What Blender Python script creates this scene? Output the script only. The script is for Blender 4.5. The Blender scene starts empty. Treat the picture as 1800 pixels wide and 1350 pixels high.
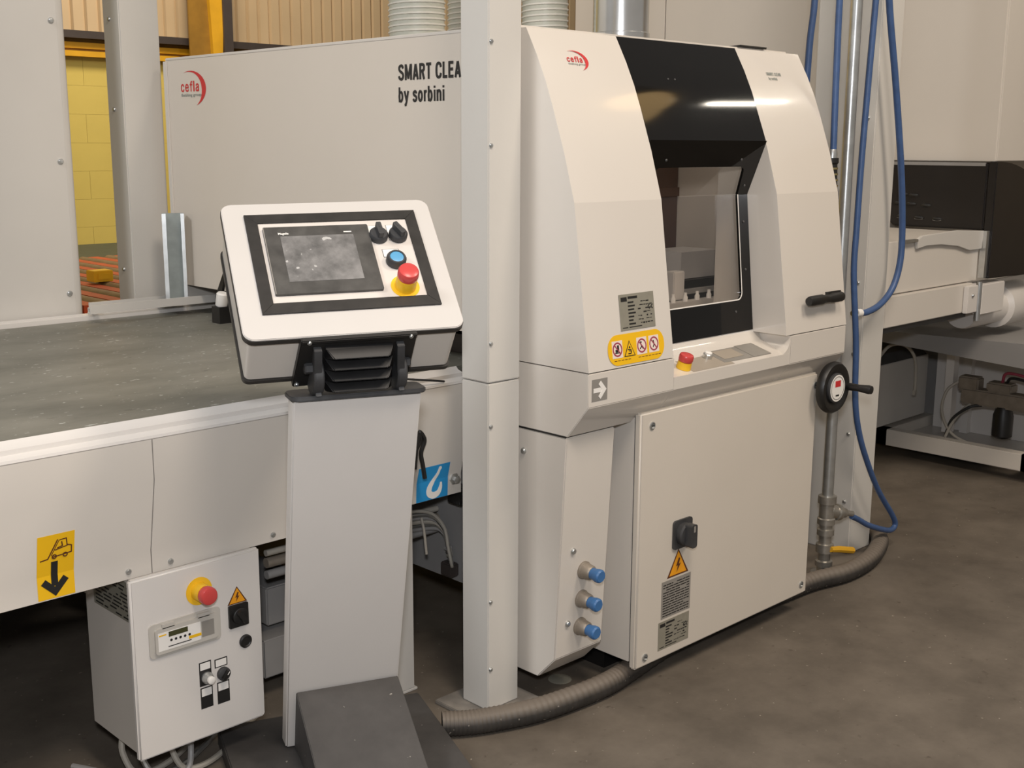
import bpy, bmesh, math, random
from mathutils import Vector, Matrix
random.seed(7)
SC = bpy.context.scene
COL = SC.collection
V = Vector

# ------------------------------------------------------------------ camera
cam_d = bpy.data.cameras.new('camera')
cam_d.sensor_width = 36.0
cam_d.lens = 41.671
cam_d.clip_start = 0.05
cam_d.clip_end = 200
cam = bpy.data.objects.new('camera', cam_d)
COL.objects.link(cam)
yaw, pitch, roll = 0.773011531, 0.198560906, 0.00458816343
fwd = V((math.sin(yaw)*math.cos(pitch), math.cos(yaw)*math.cos(pitch), -math.sin(pitch)))
rt = fwd.cross(V((0, 0, 1))).normalized()
up = rt.cross(fwd)
r2 = rt*math.cos(roll)+up*math.sin(roll)
u2 = up*math.cos(roll)-rt*math.sin(roll)
cam.matrix_world = Matrix(((r2.x, u2.x, -fwd.x, 0), (r2.y, u2.y, -fwd.y, 0), (r2.z, u2.z, -fwd.z, 1.5), (0, 0, 0, 1)))
SC.camera = cam

# ------------------------------------------------------------------ world, lights, exposure
SC.view_settings.view_transform = 'Standard'
SC.view_settings.look = 'None'
SC.view_settings.gamma = 1.0
SC.view_settings.use_curve_mapping = False
SC.view_settings.exposure = 0.0
w = bpy.data.worlds.new('hall_ambient')
SC.world = w
w.use_nodes = True
w.node_tree.nodes['Background'].inputs[0].default_value = (0.86, 0.81, 0.76, 1)
w.node_tree.nodes['Background'].inputs[1].default_value = 0.31


def area(name, loc, target, size, power, color, size_y=None):
    d = bpy.data.lights.new(name, 'AREA')
    d.energy = power
    d.color = color
    d.shape = 'RECTANGLE' if size_y else 'DISK'
    d.size = size
    if size_y:
        d.size_y = size_y
    o = bpy.data.objects.new(name, d)
    COL.objects.link(o)
    o.location = loc
    o.rotation_euler = (V(target)-V(loc)).to_track_quat('-Z', 'Y').to_euler()
    return o


# flash of the photographer's camera, then the hall's ceiling lights
area('camera_flash', (-0.05, -0.05, 1.78), (2.0, 2.2, 0.95), 0.16, 40, (0.93, 0.95, 1.0))
area('ceiling_lamp_light', (0.9, -0.2, 4.7), (1.7, 1.9, 0.8), 1.1, 92, (1.0, 0.88, 0.76))
area('ceiling_lamp_light', (-2.2, 3.0, 4.6), (1.8, 3.0, 1.1), 1.3, 102, (0.93, 0.96, 1.0))
area('ceiling_lamp_light', (3.4, -0.8, 4.9), (4.6, 2.2, 1.6), 1.3, 120, (1.0, 0.87, 0.73))
area('ceiling_lamp_light', (3.6, 6.2, 4.9), (4.6, 8.8, 2.0), 1.3, 170, (1.0, 0.86, 0.70))


# ------------------------------------------------------------------ materials
def nt(m):
    return m.node_tree.nodes, m.node_tree.links


def mat(name, col, rough=0.5, metal=0.0, var=0.06, scale=9.0, bump=0.0, bscale=60.0, coat=0.0, spec=0.5, emis=0.0):
    """plain coloured surface with a faint procedural unevenness"""
    m = bpy.data.materials.new(name)
    m.use_nodes = True
    n, l = nt(m)
    b = n['Principled BSDF']
    b.inputs['Roughness'].default_value = rough
    b.inputs['Metallic'].default_value = metal
    b.inputs['Specular IOR Level'].default_value = spec
    b.inputs['Coat Weight'].default_value = coat
    b.inputs['Coat Roughness'].default_value = 0.07
    tc = n.new('ShaderNodeTexCoord')
    no = n.new('ShaderNodeTexNoise')
    no.inputs['Scale'].default_value = scale
    no.inputs['Detail'].default_value = 5
    l.new(tc.outputs['Object'], no.inputs['Vector'])
    rp = n.new('ShaderNodeValToRGB')
    c = V(col)
    rp.color_ramp.elements[0].position = 0.3
    rp.color_ramp.elements[1].position = 0.7
    rp.color_ramp.elements[0].color = (*(c*(1-var)), 1)
    rp.color_ramp.elements[1].color = (*[min(1, x*(1+var)) for x in c], 1)
    l.new(no.outputs['Fac'], rp.inputs['Fac'])
    l.new(rp.outputs['Color'], b.inputs['Base Color'])
    if bump:
        n2 = n.new('ShaderNodeTexNoise')
        n2.inputs['Scale'].default_value = bscale
        n2.inputs['Detail'].default_value = 3
        l.new(tc.outputs['Object'], n2.inputs['Vector'])
        bp = n.new('ShaderNodeBump')
        bp.inputs['Strength'].default_value = bump
        bp.inputs['Distance'].default_value = 0.003
        l.new(n2.outputs['Fac'], bp.inputs['Height'])
        l.new(bp.outputs['Normal'], b.inputs['Normal'])
    if emis:
        b.inputs['Emission Color'].default_value = (*col, 1)
        b.inputs['Emission Strength'].default_value = emis
    return m


def speckled(name, c0, c1, fleck, scale, fleck_scale, thr, rough, bump=0.3, stretch=(1, 1, 1), dark=None):
    """two-tone ground with light chips and optional dark pits"""
    m = bpy.data.materials.new(name)
    m.use_nodes = True
    n, l = nt(m)
    b = n['Principled BSDF']
    b.inputs['Roughness'].default_value = rough
    tc = n.new('ShaderNodeTexCoord')
    mp = n.new('ShaderNodeMapping')
    mp.inputs['Scale'].default_value = stretch
    l.new(tc.outputs['Object'], mp.inputs['Vector'])
    a = n.new('ShaderNodeTexNoise')
    a.inputs['Scale'].default_value = scale
    a.inputs['Detail'].default_value = 8
    a.inputs['Roughness'].default_value = 0.65
    l.new(mp.outputs[0], a.inputs['Vector'])
    rp = n.new('ShaderNodeValToRGB')
    rp.color_ramp.elements[0].position = 0.34
    rp.color_ramp.elements[1].position = 0.68
    rp.color_ramp.elements[0].color = (*c0, 1)
    rp.color_ramp.elements[1].color = (*c1, 1)
    l.new(a.outputs['Fac'], rp.inputs['Fac'])
    f = n.new('ShaderNodeTexNoise')
    f.inputs['Scale'].default_value = fleck_scale
    f.inputs['Detail'].default_value = 2
    l.new(mp.outputs[0], f.inputs['Vector'])
    r2_ = n.new('ShaderNodeValToRGB')
    r2_.color_ramp.elements[0].position = thr
    r2_.color_ramp.elements[1].position = thr+0.03
    l.new(f.outputs['Fac'], r2_.inputs['Fac'])
    mx = n.new('ShaderNodeMixRGB')
    l.new(r2_.outputs['Color'], mx.inputs['Fac'])
    l.new(rp.outputs['Color'], mx.inputs['Color1'])
    mx.inputs['Color2'].default_value = (*fleck, 1)
    out = mx
    if dark:
        g = n.new('ShaderNodeTexNoise')
        g.inputs['Scale'].default_value = fleck_scale*0.55
        g.inputs['Detail'].default_value = 3
        mp2 = n.new('ShaderNodeMapping')
        mp2.inputs['Location'].default_value = (7.1, 3.3, 1.7)
        l.new(mp.outputs[0], mp2.inputs['Vector'])
        l.new(mp2.outputs[0], g.inputs['Vector'])
        r3 = n.new('ShaderNodeValToRGB')
        r3.color_ramp.elements[0].position = 0.68
        r3.color_ramp.elements[1].position = 0.76
        l.new(g.outputs['Fac'], r3.inputs['Fac'])
        m2 = n.new('ShaderNodeMixRGB')
        l.new(r3.outputs['Color'], m2.inputs['Fac'])
        l.new(mx.outputs['Color'], m2.inputs['Color1'])
        m2.inputs['Color2'].default_value = (*dark, 1)
        out = m2
    l.new(out.outputs['Color'], b.inputs['Base Color'])
    bp = n.new('ShaderNodeBump')
    bp.inputs['Strength'].default_value = bump
    bp.inputs['Distance'].default_value = 0.004
    l.new(a.outputs['Fac'], bp.inputs['Height'])
    l.new(bp.outputs['Normal'], b.inputs['Normal'])
    return m


M = {}
M['warmlit_cream'] = mat('warm_lit_cream_enamel', (0.64, 0.575, 0.495), 0.34, var=0.015, scale=3, bump=0.05, bscale=140)  # the same cream paint with warm light mixed into its colour
M['strutweb'] = mat('shaded_galvanised_web', (0.26, 0.28, 0.26), 0.5, 0.5, var=0.1, scale=25)  # shade inside the channel is put into the web's colour
M['facewhite'] = mat('pale_panel_face', (0.55, 0.52, 0.485), 0.4, var=0.012)
M['dirtyplate'] = mat('dirty_painted_plate', (0.20, 0.18, 0.155), 0.6, var=0.25, scale=14)
M['cream'] = mat('cream_enamel', (0.62, 0.575, 0.515), 0.32, var=0.015, scale=3, bump=0.05, bscale=140)
M['gloss'] = mat('glossy_cream_enamel', (0.66, 0.61, 0.545), 0.24, var=0.012, scale=3, coat=0.7)
M['grey_cream'] = mat('grey_white_enamel', (0.55, 0.525, 0.485), 0.36, var=0.02, scale=4, bump=0.05, bscale=140)
M['white'] = mat('white_enamel', (0.655, 0.62, 0.58), 0.35, var=0.01, bump=0.04, bscale=150)
M['post'] = mat('column_paint', (0.57, 0.545, 0.50), 0.38, var=0.02, scale=3, bump=0.05, bscale=140)
M['door'] = mat('door_paint', (0.60, 0.545, 0.47), 0.38, var=0.02, scale=3, bump=0.05, bscale=160)
M['black'] = mat('black_plastic', (0.012, 0.011, 0.010), 0.42, var=0.2, bump=0.05)
M['dullblack'] = mat('black_moulded_plastic', (0.042, 0.042, 0.043), 0.50, var=0.25, scale=20, bump=0.1)
M['gloss_black'] = mat('gloss_black_panel', (0.005, 0.0045, 0.004), 0.06, var=0.1, spec=0.3)
M['satin_black'] = mat('satin_black_cover', (0.014, 0.012, 0.011), 0.35, var=0.1)
M['rubber'] = mat('black_bellows_rubber', (0.010, 0.0095, 0.0095), 0.5, var=0.3, scale=30)
M['trim'] = mat('dark_edge_seal', (0.03, 0.026, 0.022), 0.5)
M['grey'] = mat('mid_grey_paint', (0.26, 0.25, 0.24), 0.5, var=0.05)
M['darkgrey'] = mat('dark_grey_steel', (0.07, 0.068, 0.065), 0.55, var=0.15, scale=15)
M['footgrey'] = speckled('scuffed_dark_grey_cover', (0.036, 0.033, 0.031), (0.062, 0.057, 0.053), (0.25, 0.23, 0.2), 6, 60, 0.74, 0.6, 0.15)
M['alu'] = mat('bare_aluminium', (0.62, 0.62, 0.60), 0.28, 0.9, var=0.08, scale=30)
M['zinc'] = mat('galvanised_steel', (0.52, 0.53, 0.52), 0.34, 0.85, var=0.12, scale=25)
M['duct_steel'] = mat('spiral_duct_steel', (0.72, 0.72, 0.70), 0.22, 0.95, var=0.06, scale=12)
M['dulliron'] = mat('dull_pipe_fitting', (0.42, 0.40, 0.36), 0.32, 0.8, var=0.15, scale=40)
M['brass'] = mat('worn_brass', (0.40, 0.33, 0.16), 0.35, 0.85, var=0.15)
M['red'] = mat('red_button_plastic', (0.56, 0.060, 0.055), 0.30, var=0.04)
M['yellow'] = mat('yellow_plastic', (0.85, 0.50, 0.02), 0.4, var=0.04)
M['label_yellow'] = mat('yellow_label_film', (0.82, 0.47, 0.008), 0.45, var=0.02)
M['orange'] = mat('orange_sign_film', (0.80, 0.33, 0.01), 0.45, var=0.02)
M['blue_cap'] = mat('blue_button_cap', (0.10, 0.33, 0.55), 0.35, var=0.05)
M['blue_knob'] = mat('blue_knob_plastic', (0.045, 0.145, 0.34), 0.4, var=0.05)
M['blue_film'] = mat('blue_label_film', (0.02, 0.27, 0.58), 0.45, var=0.03)
M['blue_hose'] = mat('blue_air_hose_rubber', (0.045, 0.09, 0.21), 0.42, var=0.12, scale=30)
M['print'] = mat('black_print', (0.014, 0.013, 0.012), 0.5, var=0.02)
M['greyprint'] = mat('grey_green_print', (0.25, 0.27, 0.24), 0.5, var=0.02)
M['redprint'] = mat('red_print', (0.55, 0.03, 0.03), 0.45, var=0.02)
M['violetprint'] = mat('red_violet_print', (0.33, 0.05, 0.08), 0.5, var=0.02)
M['brownprint'] = mat('dark_brown_print', (0.10, 0.03, 0.01), 0.5, var=0.02)
M['whitefilm'] = mat('white_label_film', (0.80, 0.77, 0.72), 0.45, var=0.02)
M['pinkfilm'] = mat('pale_pictogram_film', (0.78, 0.66, 0.58), 0.45, var=0.02)
M['greyfilm'] = mat('grey_label_film', (0.30, 0.28, 0.25), 0.4, 0.2, var=0.05)
M['plate'] = mat('engraved_plate', (0.33, 0.31, 0.25), 0.4, 0.35, var=0.06, scale=40)
M['tan_film'] = mat('tan_panel_film', (0.36, 0.31, 0.25), 0.45, var=0.04)
M['screenframe'] = mat('screen_bezel', (0.060, 0.057, 0.052), 0.42, var=0.35, scale=25)
M['frameblack'] = mat('black_frame_strip', (0.020, 0.018, 0.016), 0.45, var=0.3, scale=30)
M['panelgrey'] = mat('pale_grey_operator_plate', (0.62, 0.57, 0.52), 0.4, var=0.03)
M['lcd'] = speckled('dusty_grey_display', (0.10, 0.097, 0.093), (0.27, 0.26, 0.25), (0.45, 0.44, 0.42), 16, 60, 0.69, 0.35, 0.0)
M['belt'] = speckled('worn_green_grey_belt', (0.105, 0.103, 0.082), (0.215, 0.205, 0.170), (0.40, 0.40, 0.36), 2.4, 70, 0.69, 0.55, 0.1, stretch=(0.6, 1.25, 1), dark=(0.085, 0.083, 0.068))
M['floor'] = speckled('dusty_brown_concrete', (0.088, 0.072, 0.055), (0.158, 0.132, 0.103), (0.30, 0.26, 0.21), 3.2, 60, 0.722, 0.62, 0.35, dark=(0.080, 0.063, 0.047))
M['ywall'] = mat('yellow_masonry_paint', (0.60, 0.47, 0.11), 0.6, var=0.05, scale=2, bump=0.3, bscale=25)
M['ymortar'] = mat('yellow_painted_joint', (0.56, 0.44, 0.10), 0.7, var=0.05)
M['ysteel'] = mat('yellow_steel_paint', (0.62, 0.33, 0.015), 0.45, var=0.12, scale=6)
M['darkyellow'] = mat('brown_yellow_steel_paint', (0.25, 0.13, 0.015), 0.5, var=0.15)
M['cladding'] = mat('tan_profiled_cladding', (0.52, 0.39, 0.23), 0.5, var=0.08, scale=1.5)
M['brownsteel'] = mat('dark_brown_steel', (0.05, 0.04, 0.035), 0.5, var=0.1)
M['flexhose'] = mat('grey_green_flexible_duct', (0.40, 0.40, 0.34), 0.45, var=0.05)
M['flexrib'] = mat('pale_duct_spiral', (0.56, 0.54, 0.48), 0.4, var=0.03)
M['vac'] = speckled('dusty_black_hose', (0.018, 0.016, 0.014), (0.045, 0.04, 0.035), (0.22, 0.2, 0.17), 9, 80, 0.70, 0.6, 0.2)
_n, _l = nt(M['vac'])
_geo = _n.new('ShaderNodeNewGeometry')
_sx = _n.new('ShaderNodeSeparateXYZ')
_l.new(_geo.outputs['Normal'], _sx.inputs[0])
_rp = _n.new('ShaderNodeValToRGB')
_rp.color_ramp.elements[0].position = 0.15
_rp.color_ramp.elements[1].position = 0.75
_l.new(_sx.outputs['Z'], _rp.inputs['Fac'])
_mx = _n.new('ShaderNodeMixRGB')
_l.new(_rp.outputs['Color'], _mx.inputs['Fac'])
_src = _n['Principled BSDF'].inputs['Base Color'].links[0].from_socket
_l.new(_src, _mx.inputs['Color1'])
_mx.inputs['Color2'].default_value = (0.15, 0.125, 0.10, 1)   # settled dust
_l.new(_mx.outputs['Color'], _n['Principled BSDF'].inputs['Base Color'])
M['cable'] = mat('grey_cable_sheath', (0.36, 0.33, 0.28), 0.5, var=0.05)
M['darkcable'] = mat('black_cable_sheath', (0.02, 0.02, 0.02), 0.5, var=0.1)
M['roller_brown'] = mat('brown_roller_tube', (0.20, 0.13, 0.06), 0.5, var=0.15, scale=20)
M['roller_red'] = mat('red_orange_frame_paint', (0.42, 0.06, 0.015), 0.5, var=0.15, scale=12)
M['roller_green'] = mat('dark_green_paint', (0.03, 0.045, 0.035), 0.5, var=0.2, scale=12)
M['clearplastic'] = mat('smoky_clear_plastic', (0.50, 0.47, 0.42), 0.12, var=0.03, coat=0.5)
M['olive'] = mat('olive_display', (0.055, 0.055, 0.02), 0.3, var=0.05)
M['manifold'] = mat('brown_grey_cast_metal', (0.27, 0.23, 0.185), 0.45, 0.3, var=0.15, scale=25)
M['brownpanel'] = mat('brown_inner_panel', (0.09, 0.045, 0.03), 0.5, var=0.1)
M['interior'] = mat('inner_grey_paint', (0.42, 0.40, 0.37), 0.5, var=0.05)
M['tube_glow'] = mat('lit_fluorescent_tube', (1.0, 0.92, 0.78), 0.4, emis=55)
M['fill_glow'] = mat('added_fill_glow', (1.0, 0.95, 0.88), 0.4, emis=3)  # glow of the fill tube added inside the machine
M['warm_glow'] = mat('lit_amber_reflector', (1.0, 0.66, 0.30), 0.4, emis=3.6)
M['lampgrey'] = mat('lamp_housing_paint', (0.3, 0.29, 0.27), 0.5)


def glass_mat():
    m = bpy.data.materials.new('clear_polycarbonate')
    m.use_nodes = True
    n, l = nt(m)
    for x in list(n):
        n.remove(x)
    o = n.new('ShaderNodeOutputMaterial')
    t = n.new('ShaderNodeBsdfTransparent')
    t.inputs[0].default_value = (0.86, 0.84, 0.82, 1)
    g = n.new('ShaderNodeBsdfGlossy')
    g.inputs['Roughness'].default_value = 0.03
    f = n.new('ShaderNodeFresnel')
    f.inputs['IOR'].default_value = 1.5
    mx = n.new('ShaderNodeMixShader')
    ge = n.new('ShaderNodeNewGeometry')          # only the outer face mirrors, the inner one lets light out
    iv = n.new('ShaderNodeMath')
    iv.operation = 'SUBTRACT'
    iv.inputs[0].default_value = 1.0
    l.new(ge.outputs['Backfacing'], iv.inputs[1])
    mu = n.new('ShaderNodeMath')
    mu.operation = 'MULTIPLY'
    l.new(f.outputs[0], mu.inputs[0])
    l.new(iv.outputs[0], mu.inputs[1])
    l.new(mu.outputs[0], mx.inputs[0])
    l.new(t.outputs[0], mx.inputs[1])
    l.new(g.outputs[0], mx.inputs[2])
    l.new(mx.outputs[0], o.inputs[0])
    return m


M['glass'] = glass_mat()

# ------------------------------------------------------------------ mesh builder
ORG = {}
I4 = Matrix.Identity(4)


class G:
    def __init__(s, T=None):
        s.bm = bmesh.new()
        s.T = T or I4
        s.mats = []
        s.mi = 0

    def m(s, name):
        if name not in s.mats:
            s.mats.append(name)
        s.mi = s.mats.index(name)
        return s

    def add(s, verts, faces, T=None):
        X = s.T @ T if T is not None else s.T
        vs = [s.bm.verts.new(X @ V(v)) for v in verts]
        for f in faces:
            try:
                fc = s.bm.faces.new([vs[i] for i in f])
                fc.material_index = s.mi
                fc.smooth = True
            except ValueError:
                pass
        return s

    def box(s, x0, x1, y0, y1, z0, z1, T=None):
        v = [(x, y, z) for z in (z0, z1) for y in (y0, y1) for x in (x0, x1)]
        return s.add(v, [(0, 2, 3, 1), (4, 5, 7, 6), (0, 1, 5, 4), (2, 6, 7, 3), (0, 4, 6, 2), (1, 3, 7, 5)], T)

    def prism(s, poly, ax, a, b, T=None):
        n = len(poly)
        f = {'x': lambda p, h: (h, p[0], p[1]), 'y': lambda p, h: (p[0], h, p[1]), 'z': lambda p, h: (p[0], p[1], h)}[ax]
        v = [f(p, a) for p in poly]+[f(p, b) for p in poly]
        return s.add(v, [tuple(range(n))[::-1], tuple(range(n, 2*n))]+[(i, (i+1) % n, n+(i+1) % n, n+i) for i in range(n)], T)

    def tube(s, pts, r, n=10, cap=True, T=None):
        pts = [V(p) for p in pts]
        k = len(pts)
        rs = r if isinstance(r, (list, tuple)) else [r]*k
        tg = [(pts[min(i+1, k-1)]-pts[max(i-1, 0)]).normalized() for i in range(k)]
        ref = V((0, 0, 1)) if abs(tg[0].z) < 0.9 else V((1, 0, 0))
        nrm = (ref-tg[0]*ref.dot(tg[0])).normalized()
        v = []
        for i in range(k):
            nrm = (nrm-tg[i]*nrm.dot(tg[i])).normalized()
            bi = tg[i].cross(nrm)
            for j in range(n):
                a = 2*math.pi*j/n
                v.append(pts[i]+(nrm*math.cos(a)+bi*math.sin(a))*rs[i])
        f = [(i*n+j, i*n+(j+1) % n, (i+1)*n+(j+1) % n, (i+1)*n+j) for i in range(k-1) for j in range(n)]
        if cap:
            f += [tuple(range(n))[::-1], tuple((k-1)*n+j for j in range(n))]
        return s.add(v, f, T)

    def lathe(s, prof, o, axis, n=20, T=None):
        o = V(o)
        ax = V(axis).normalized()
        ref = V((0, 0, 1)) if abs(ax.z) < 0.9 else V((1, 0, 0))
        e1 = (ref-ax*ref.dot(ax)).normalized()
        e2 = ax.cross(e1)
        v = []
        for r, h in prof:
            for j in range(n):
                a = 2*math.pi*j/n
                v.append(o+ax*h+(e1*math.cos(a)+e2*math.sin(a))*max(r, 1e-5))
        k = len(prof)
        f = [(i*n+j, i*n+(j+1) % n, (i+1)*n+(j+1) % n, (i+1)*n+j) for i in range(k-1) for j in range(n)]
        f += [tuple(range(n))[::-1], tuple((k-1)*n+j for j in range(n))]
        return s.add(v, f, T)

    # flat print in a local frame: u right, v up, w out of the surface
    def flat(s, pts, w=0.0, e=0.0004, T=None):
        return s.prism(pts, 'z', w, w+e, T)

    def rect(s, u0, u1, v0, v1, w=0.0, e=0.0004, T=None):
        return s.flat([(u0, v0), (u1, v0), (u1, v1), (u0, v1)], w, e, T)

    def stroke(s, pts, wd, w=0.0, e=0.0004, closed=False, T=None):
        """mitred line; wd may be one width or one per point"""
        P = [V((p[0], p[1])) for p in pts]
        if closed:
            P.append(P[0])
        k = len(P)
        W_ = wd if isinstance(wd, (list, tuple)) else [wd]*k
        D = [(P[i+1]-P[i]).normalized() for i in range(k-1)]
        L, R = [], []
        for i in range(k):
            if closed and i in (0, k-1):
                d0, d1 = D[-1], D[0]
            else:
                d0, d1 = D[max(i-1, 0)], D[min(i, k-2)]
            t = (d0+d1)
            t = t.normalized() if t.length > 1e-3 else d1
            nn = V((-t.y, t.x))
            c = max(0.35, nn.dot(V((-d1.y, d1.x))))
            L.append(P[i]+nn*W_[i]/2/c)
            R.append(P[i]-nn*W_[i]/2/c)
        v = []
        for i in range(k):
            for q in (R[i], L[i]):
                v += [(q.x, q.y, w), (q.x, q.y, w+e)]
        f = []
        for i in range(k-1):
            a, b = 4*i, 4*i+4
            f += [(a+1, b+1, b+3, a+3), (a, a+2, b+2, b), (a, b, b+1, a+1), (a+2, a+3, b+3, b+2)]
        if not closed:
            f += [(0, 1, 3, 2), (4*k-4, 4*k-2, 4*k-1, 4*k-3)]
        return s.add(v, f, T)

    def disc(s, u, v, r, w=0.0, e=0.0004, n=28, ry=None, T=None):
        ry = ry or r
        return s.flat([(u+r*math.cos(2*math.pi*i/n), v+ry*math.sin(2*math.pi*i/n)) for i in range(n)], w, e, T)

    def ring(s, u, v, r0, r1, w=0.0, e=0.0004, n=28, T=None):
        for i in range(n):
            a, b = 2*math.pi*i/n, 2*math.pi*(i+1)/n
            s.flat([(u+r0*math.cos(a), v+r0*math.sin(a)), (u+r1*math.cos(a), v+r1*math.sin(a)), (u+r1*math.cos(b), v+r1*math.sin(b)), (u+r0*math.cos(b), v+r0*math.sin(b))], w, e, T)
        return s

    def text(s, txt, u, v, h, w=0.0, sx=1.0, bold=0.0, T=None):
        c = bpy.data.curves.new('lettering', 'FONT')
        c.body = txt
        c.size = h/0.72
        c.offset = bold
        c.extrude = 0.0002
        c.resolution_u = 3
        o = bpy.data.objects.new('lettering', c)
        COL.objects.link(o)
        dg = bpy.context.evaluated_depsgraph_get()
        me = bpy.data.meshes.new_from_object(o.evaluated_get(dg))
        X = (s.T @ T if T is not None else s.T) @ Matrix.Translation((u, v, w+0.0003)) @ Matrix.Diagonal((sx, 1, 1, 1))
        me.transform(X)
        for p in me.polygons:
            p.material_index = s.mi
        s.bm.from_mesh(me)
        bpy.data.objects.remove(o)
        bpy.data.curves.remove(c)
        bpy.data.meshes.remove(me)
        return s

    def out(s, name, mt=None, parent=None, bevel=0.0, seg=2, label=None, cat=None, group=None, kind=None, ang=38, origin=None):
        bm = s.bm
        bmesh.ops.recalc_face_normals(bm, faces=bm.faces)
        if bevel:
            bm.normal_update()
            ed = [e for e in bm.edges if len(e.link_faces) == 2 and e.calc_face_angle(0) > 0.5]
            bmesh.ops.bevel(bm, geom=ed, offset=bevel, segments=seg, affect='EDGES', clamp_overlap=True)
        bm.verts.ensure_lookup_table()
        lo = V([min(v.co[i] for v in bm.verts) for i in range(3)])
        hi = V([max(v.co[i] for v in bm.verts) for i in range(3)])
        c = V(origin) if origin else V(((lo.x+hi.x)/2, (lo.y+hi.y)/2, lo.z))
        bmesh.ops.translate(bm, verts=bm.verts, vec=-c)
        me = bpy.data.meshes.new(name)
        bm.to_mesh(me)
        bm.free()
        if mt:
            me.materials.append(M[mt])
        for q in s.mats:
            me.materials.append(M[q])
        me.polygons.foreach_set('use_smooth', [True]*len(me.polygons))
        me.set_sharp_from_angle(angle=math.radians(ang))
        o = bpy.data.objects.new(name, me)
        COL.objects.link(o)
        ORG[o.name] = c
        if parent:
            o.parent = parent
            o.location = c-ORG[parent.name]
        else:
            o.location = c
        props(o, label, cat, group, kind)
        return o


def props(o, label=None, cat=None, group=None, kind=None):
    for k, v in (('label', label), ('category', cat), ('group', group), ('kind', kind)):
        if v:
            o[k] = v


def thing(name, loc, label, cat, group=None):
    o = bpy.data.objects.new(name, None)
    o.empty_display_size = 0.1
    COL.objects.link(o)
    o.location = loc
    ORG[o.name] = V(loc)
    props(o, label, cat, group)
    return o


def copypart(src, offset, parent):
    """an alike piece sharing mesh data"""
    c = src.copy()
    COL.objects.link(c)
    ORG[c.name] = ORG[src.name]+V(offset)
    c.parent = parent
    c.location = ORG[c.name]-(ORG[parent.name] if parent else V((0, 0, 0)))
    return c


def frame(o, u, v):
    u = V(u).normalized()
    v = V(v)
    v = (v-u*v.dot(u)).normalized()
    n = u.cross(v)
    o = V(o)
    return Matrix(((u.x, v.x, n.x, o.x), (u.y, v.y, n.y, o.y), (u.z, v.z, n.z, o.z), (0, 0, 0, 1)))


def front(x, y, z):       # surface facing the aisle (-Y)
    return frame((x, y, z), (1, 0, 0), (0, 0, 1))


def side(x, y, z):        # surface facing the infeed (-X)
    return frame((x, y, z), (0, -1, 0), (0, 0, 1))


def spline(pts, k=8):
    p = [V(q) for q in pts]
    p = [p[0]*2-p[1]]+p+[p[-1]*2-p[-2]]
    out = []
    for i in range(1, len(p)-2):
        for j in range(k):
            t = j/k
            a, b, c, d = p[i-1], p[i], p[i+1], p[i+2]
            out.append(0.5*((2*b)+(c-a)*t+(2*a-5*b+4*c-d)*t*t+(3*b-a-3*c+d)*t**3))
    out.append(p[-2])
    return out


def rrect(u0, u1, v0, v1, r, n=5):
    pts = []
    for cx, cy, a0 in ((u1-r, v1-r, 0), (u0+r, v1-r, 90), (u0+r, v0+r, 180), (u1-r, v0+r, 270)):
        for i in range(n+1):
            a = math.radians(a0+90*i/n)
            pts.append((cx+r*math.cos(a), cy+r*math.sin(a)))
    return pts


_screw = {}


def screw(T, r, parent, name='screw', mt='zinc'):
    """small domed screw head; alike ones share their mesh per size"""
    g = G(T)
    g.lathe([(r, 0), (r, r*0.35), (r*0.7, r*0.75), (r*0.3, r*0.8)], (0, 0, 0), (0, 0, 1), 10)
    return g.out(name, mt, parent)


def estop(T, s, parent, disc=True, name='emergency_stop_button', collar=0.020, rd=0.0275):
    g = G(T)
    if disc:
        g.m('yellow').lathe([(rd*s, 0), (rd*s, 0.0015)], (0, 0, 0), (0, 0, 1), 28)
    g.m('yellow').lathe([(0.0205*s, 0), (0.0190*s, collar*s), (0.015*s, collar*s+0.001)], (0, 0, 0), (0, 0, 1), 24)
    h = collar*s
    g.m('red').lathe([(0.013*s, h), (0.019*s, h+0.002*s), (0.020*s, h+0.006*s), (0.020*s, h+0.016*s), (0.018*s, h+0.020*s), (0.013*s, h+0.022*s), (0.0, h+0.0215*s)], (0, 0, 0), (0, 0, 1), 28)
    return g.out(name, None, parent, label='red mushroom head on a yellow base')


def bolt_triangle(T, h, parent):
    g = G(T)
    a = h*0.62
    g.m('brownprint').flat([(-a, 0), (a, 0), (0, h)])
    k = 0.80
    g.m('orange').flat([(-a*k, h*0.055), (a*k, h*0.055), (0, h*0.91)], 0.0004)
    g.m('brownprint').flat([(h*0.02, h*0.66), (-h*0.13, h*0.36), (-h*0.02, h*0.38), (-h*0.09, h*0.13), (h*0.14, h*0.44), (h*0.03, h*0.42), (h*0.10, h*0.64)], 0.0008)
    return g.out('high_voltage_sign', None, parent, label='orange lightning-bolt triangle')


def text_plate(T, w, h, parent, base='plate', lines=9, name='data_plate', seed=1, margin=0.06, mode=0):
    rnd = random.Random(seed)
    g = G(T)
    g.m(base).rect(0, w, 0, h)
    g.m('print')
    for i in range(lines):
        v = h*(1-margin)-(i+1)*(h*(1-2*margin))/lines
        lh = h*(1-2*margin)/lines*0.38
        u = w*margin
        while u < w*(1-margin):
            L = w*rnd.uniform(0.05, 0.22)
            e = min(u+L, w*(1-margin))
            if rnd.random() < (0.78 if mode == 0 else 0.96):
                g.rect(u, e, v, v+lh, 0.0004)
            u = e+w*rnd.uniform(0.02, 0.06 if mode == 0 else 0.02)
    return g.out(name, None, parent)


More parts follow.
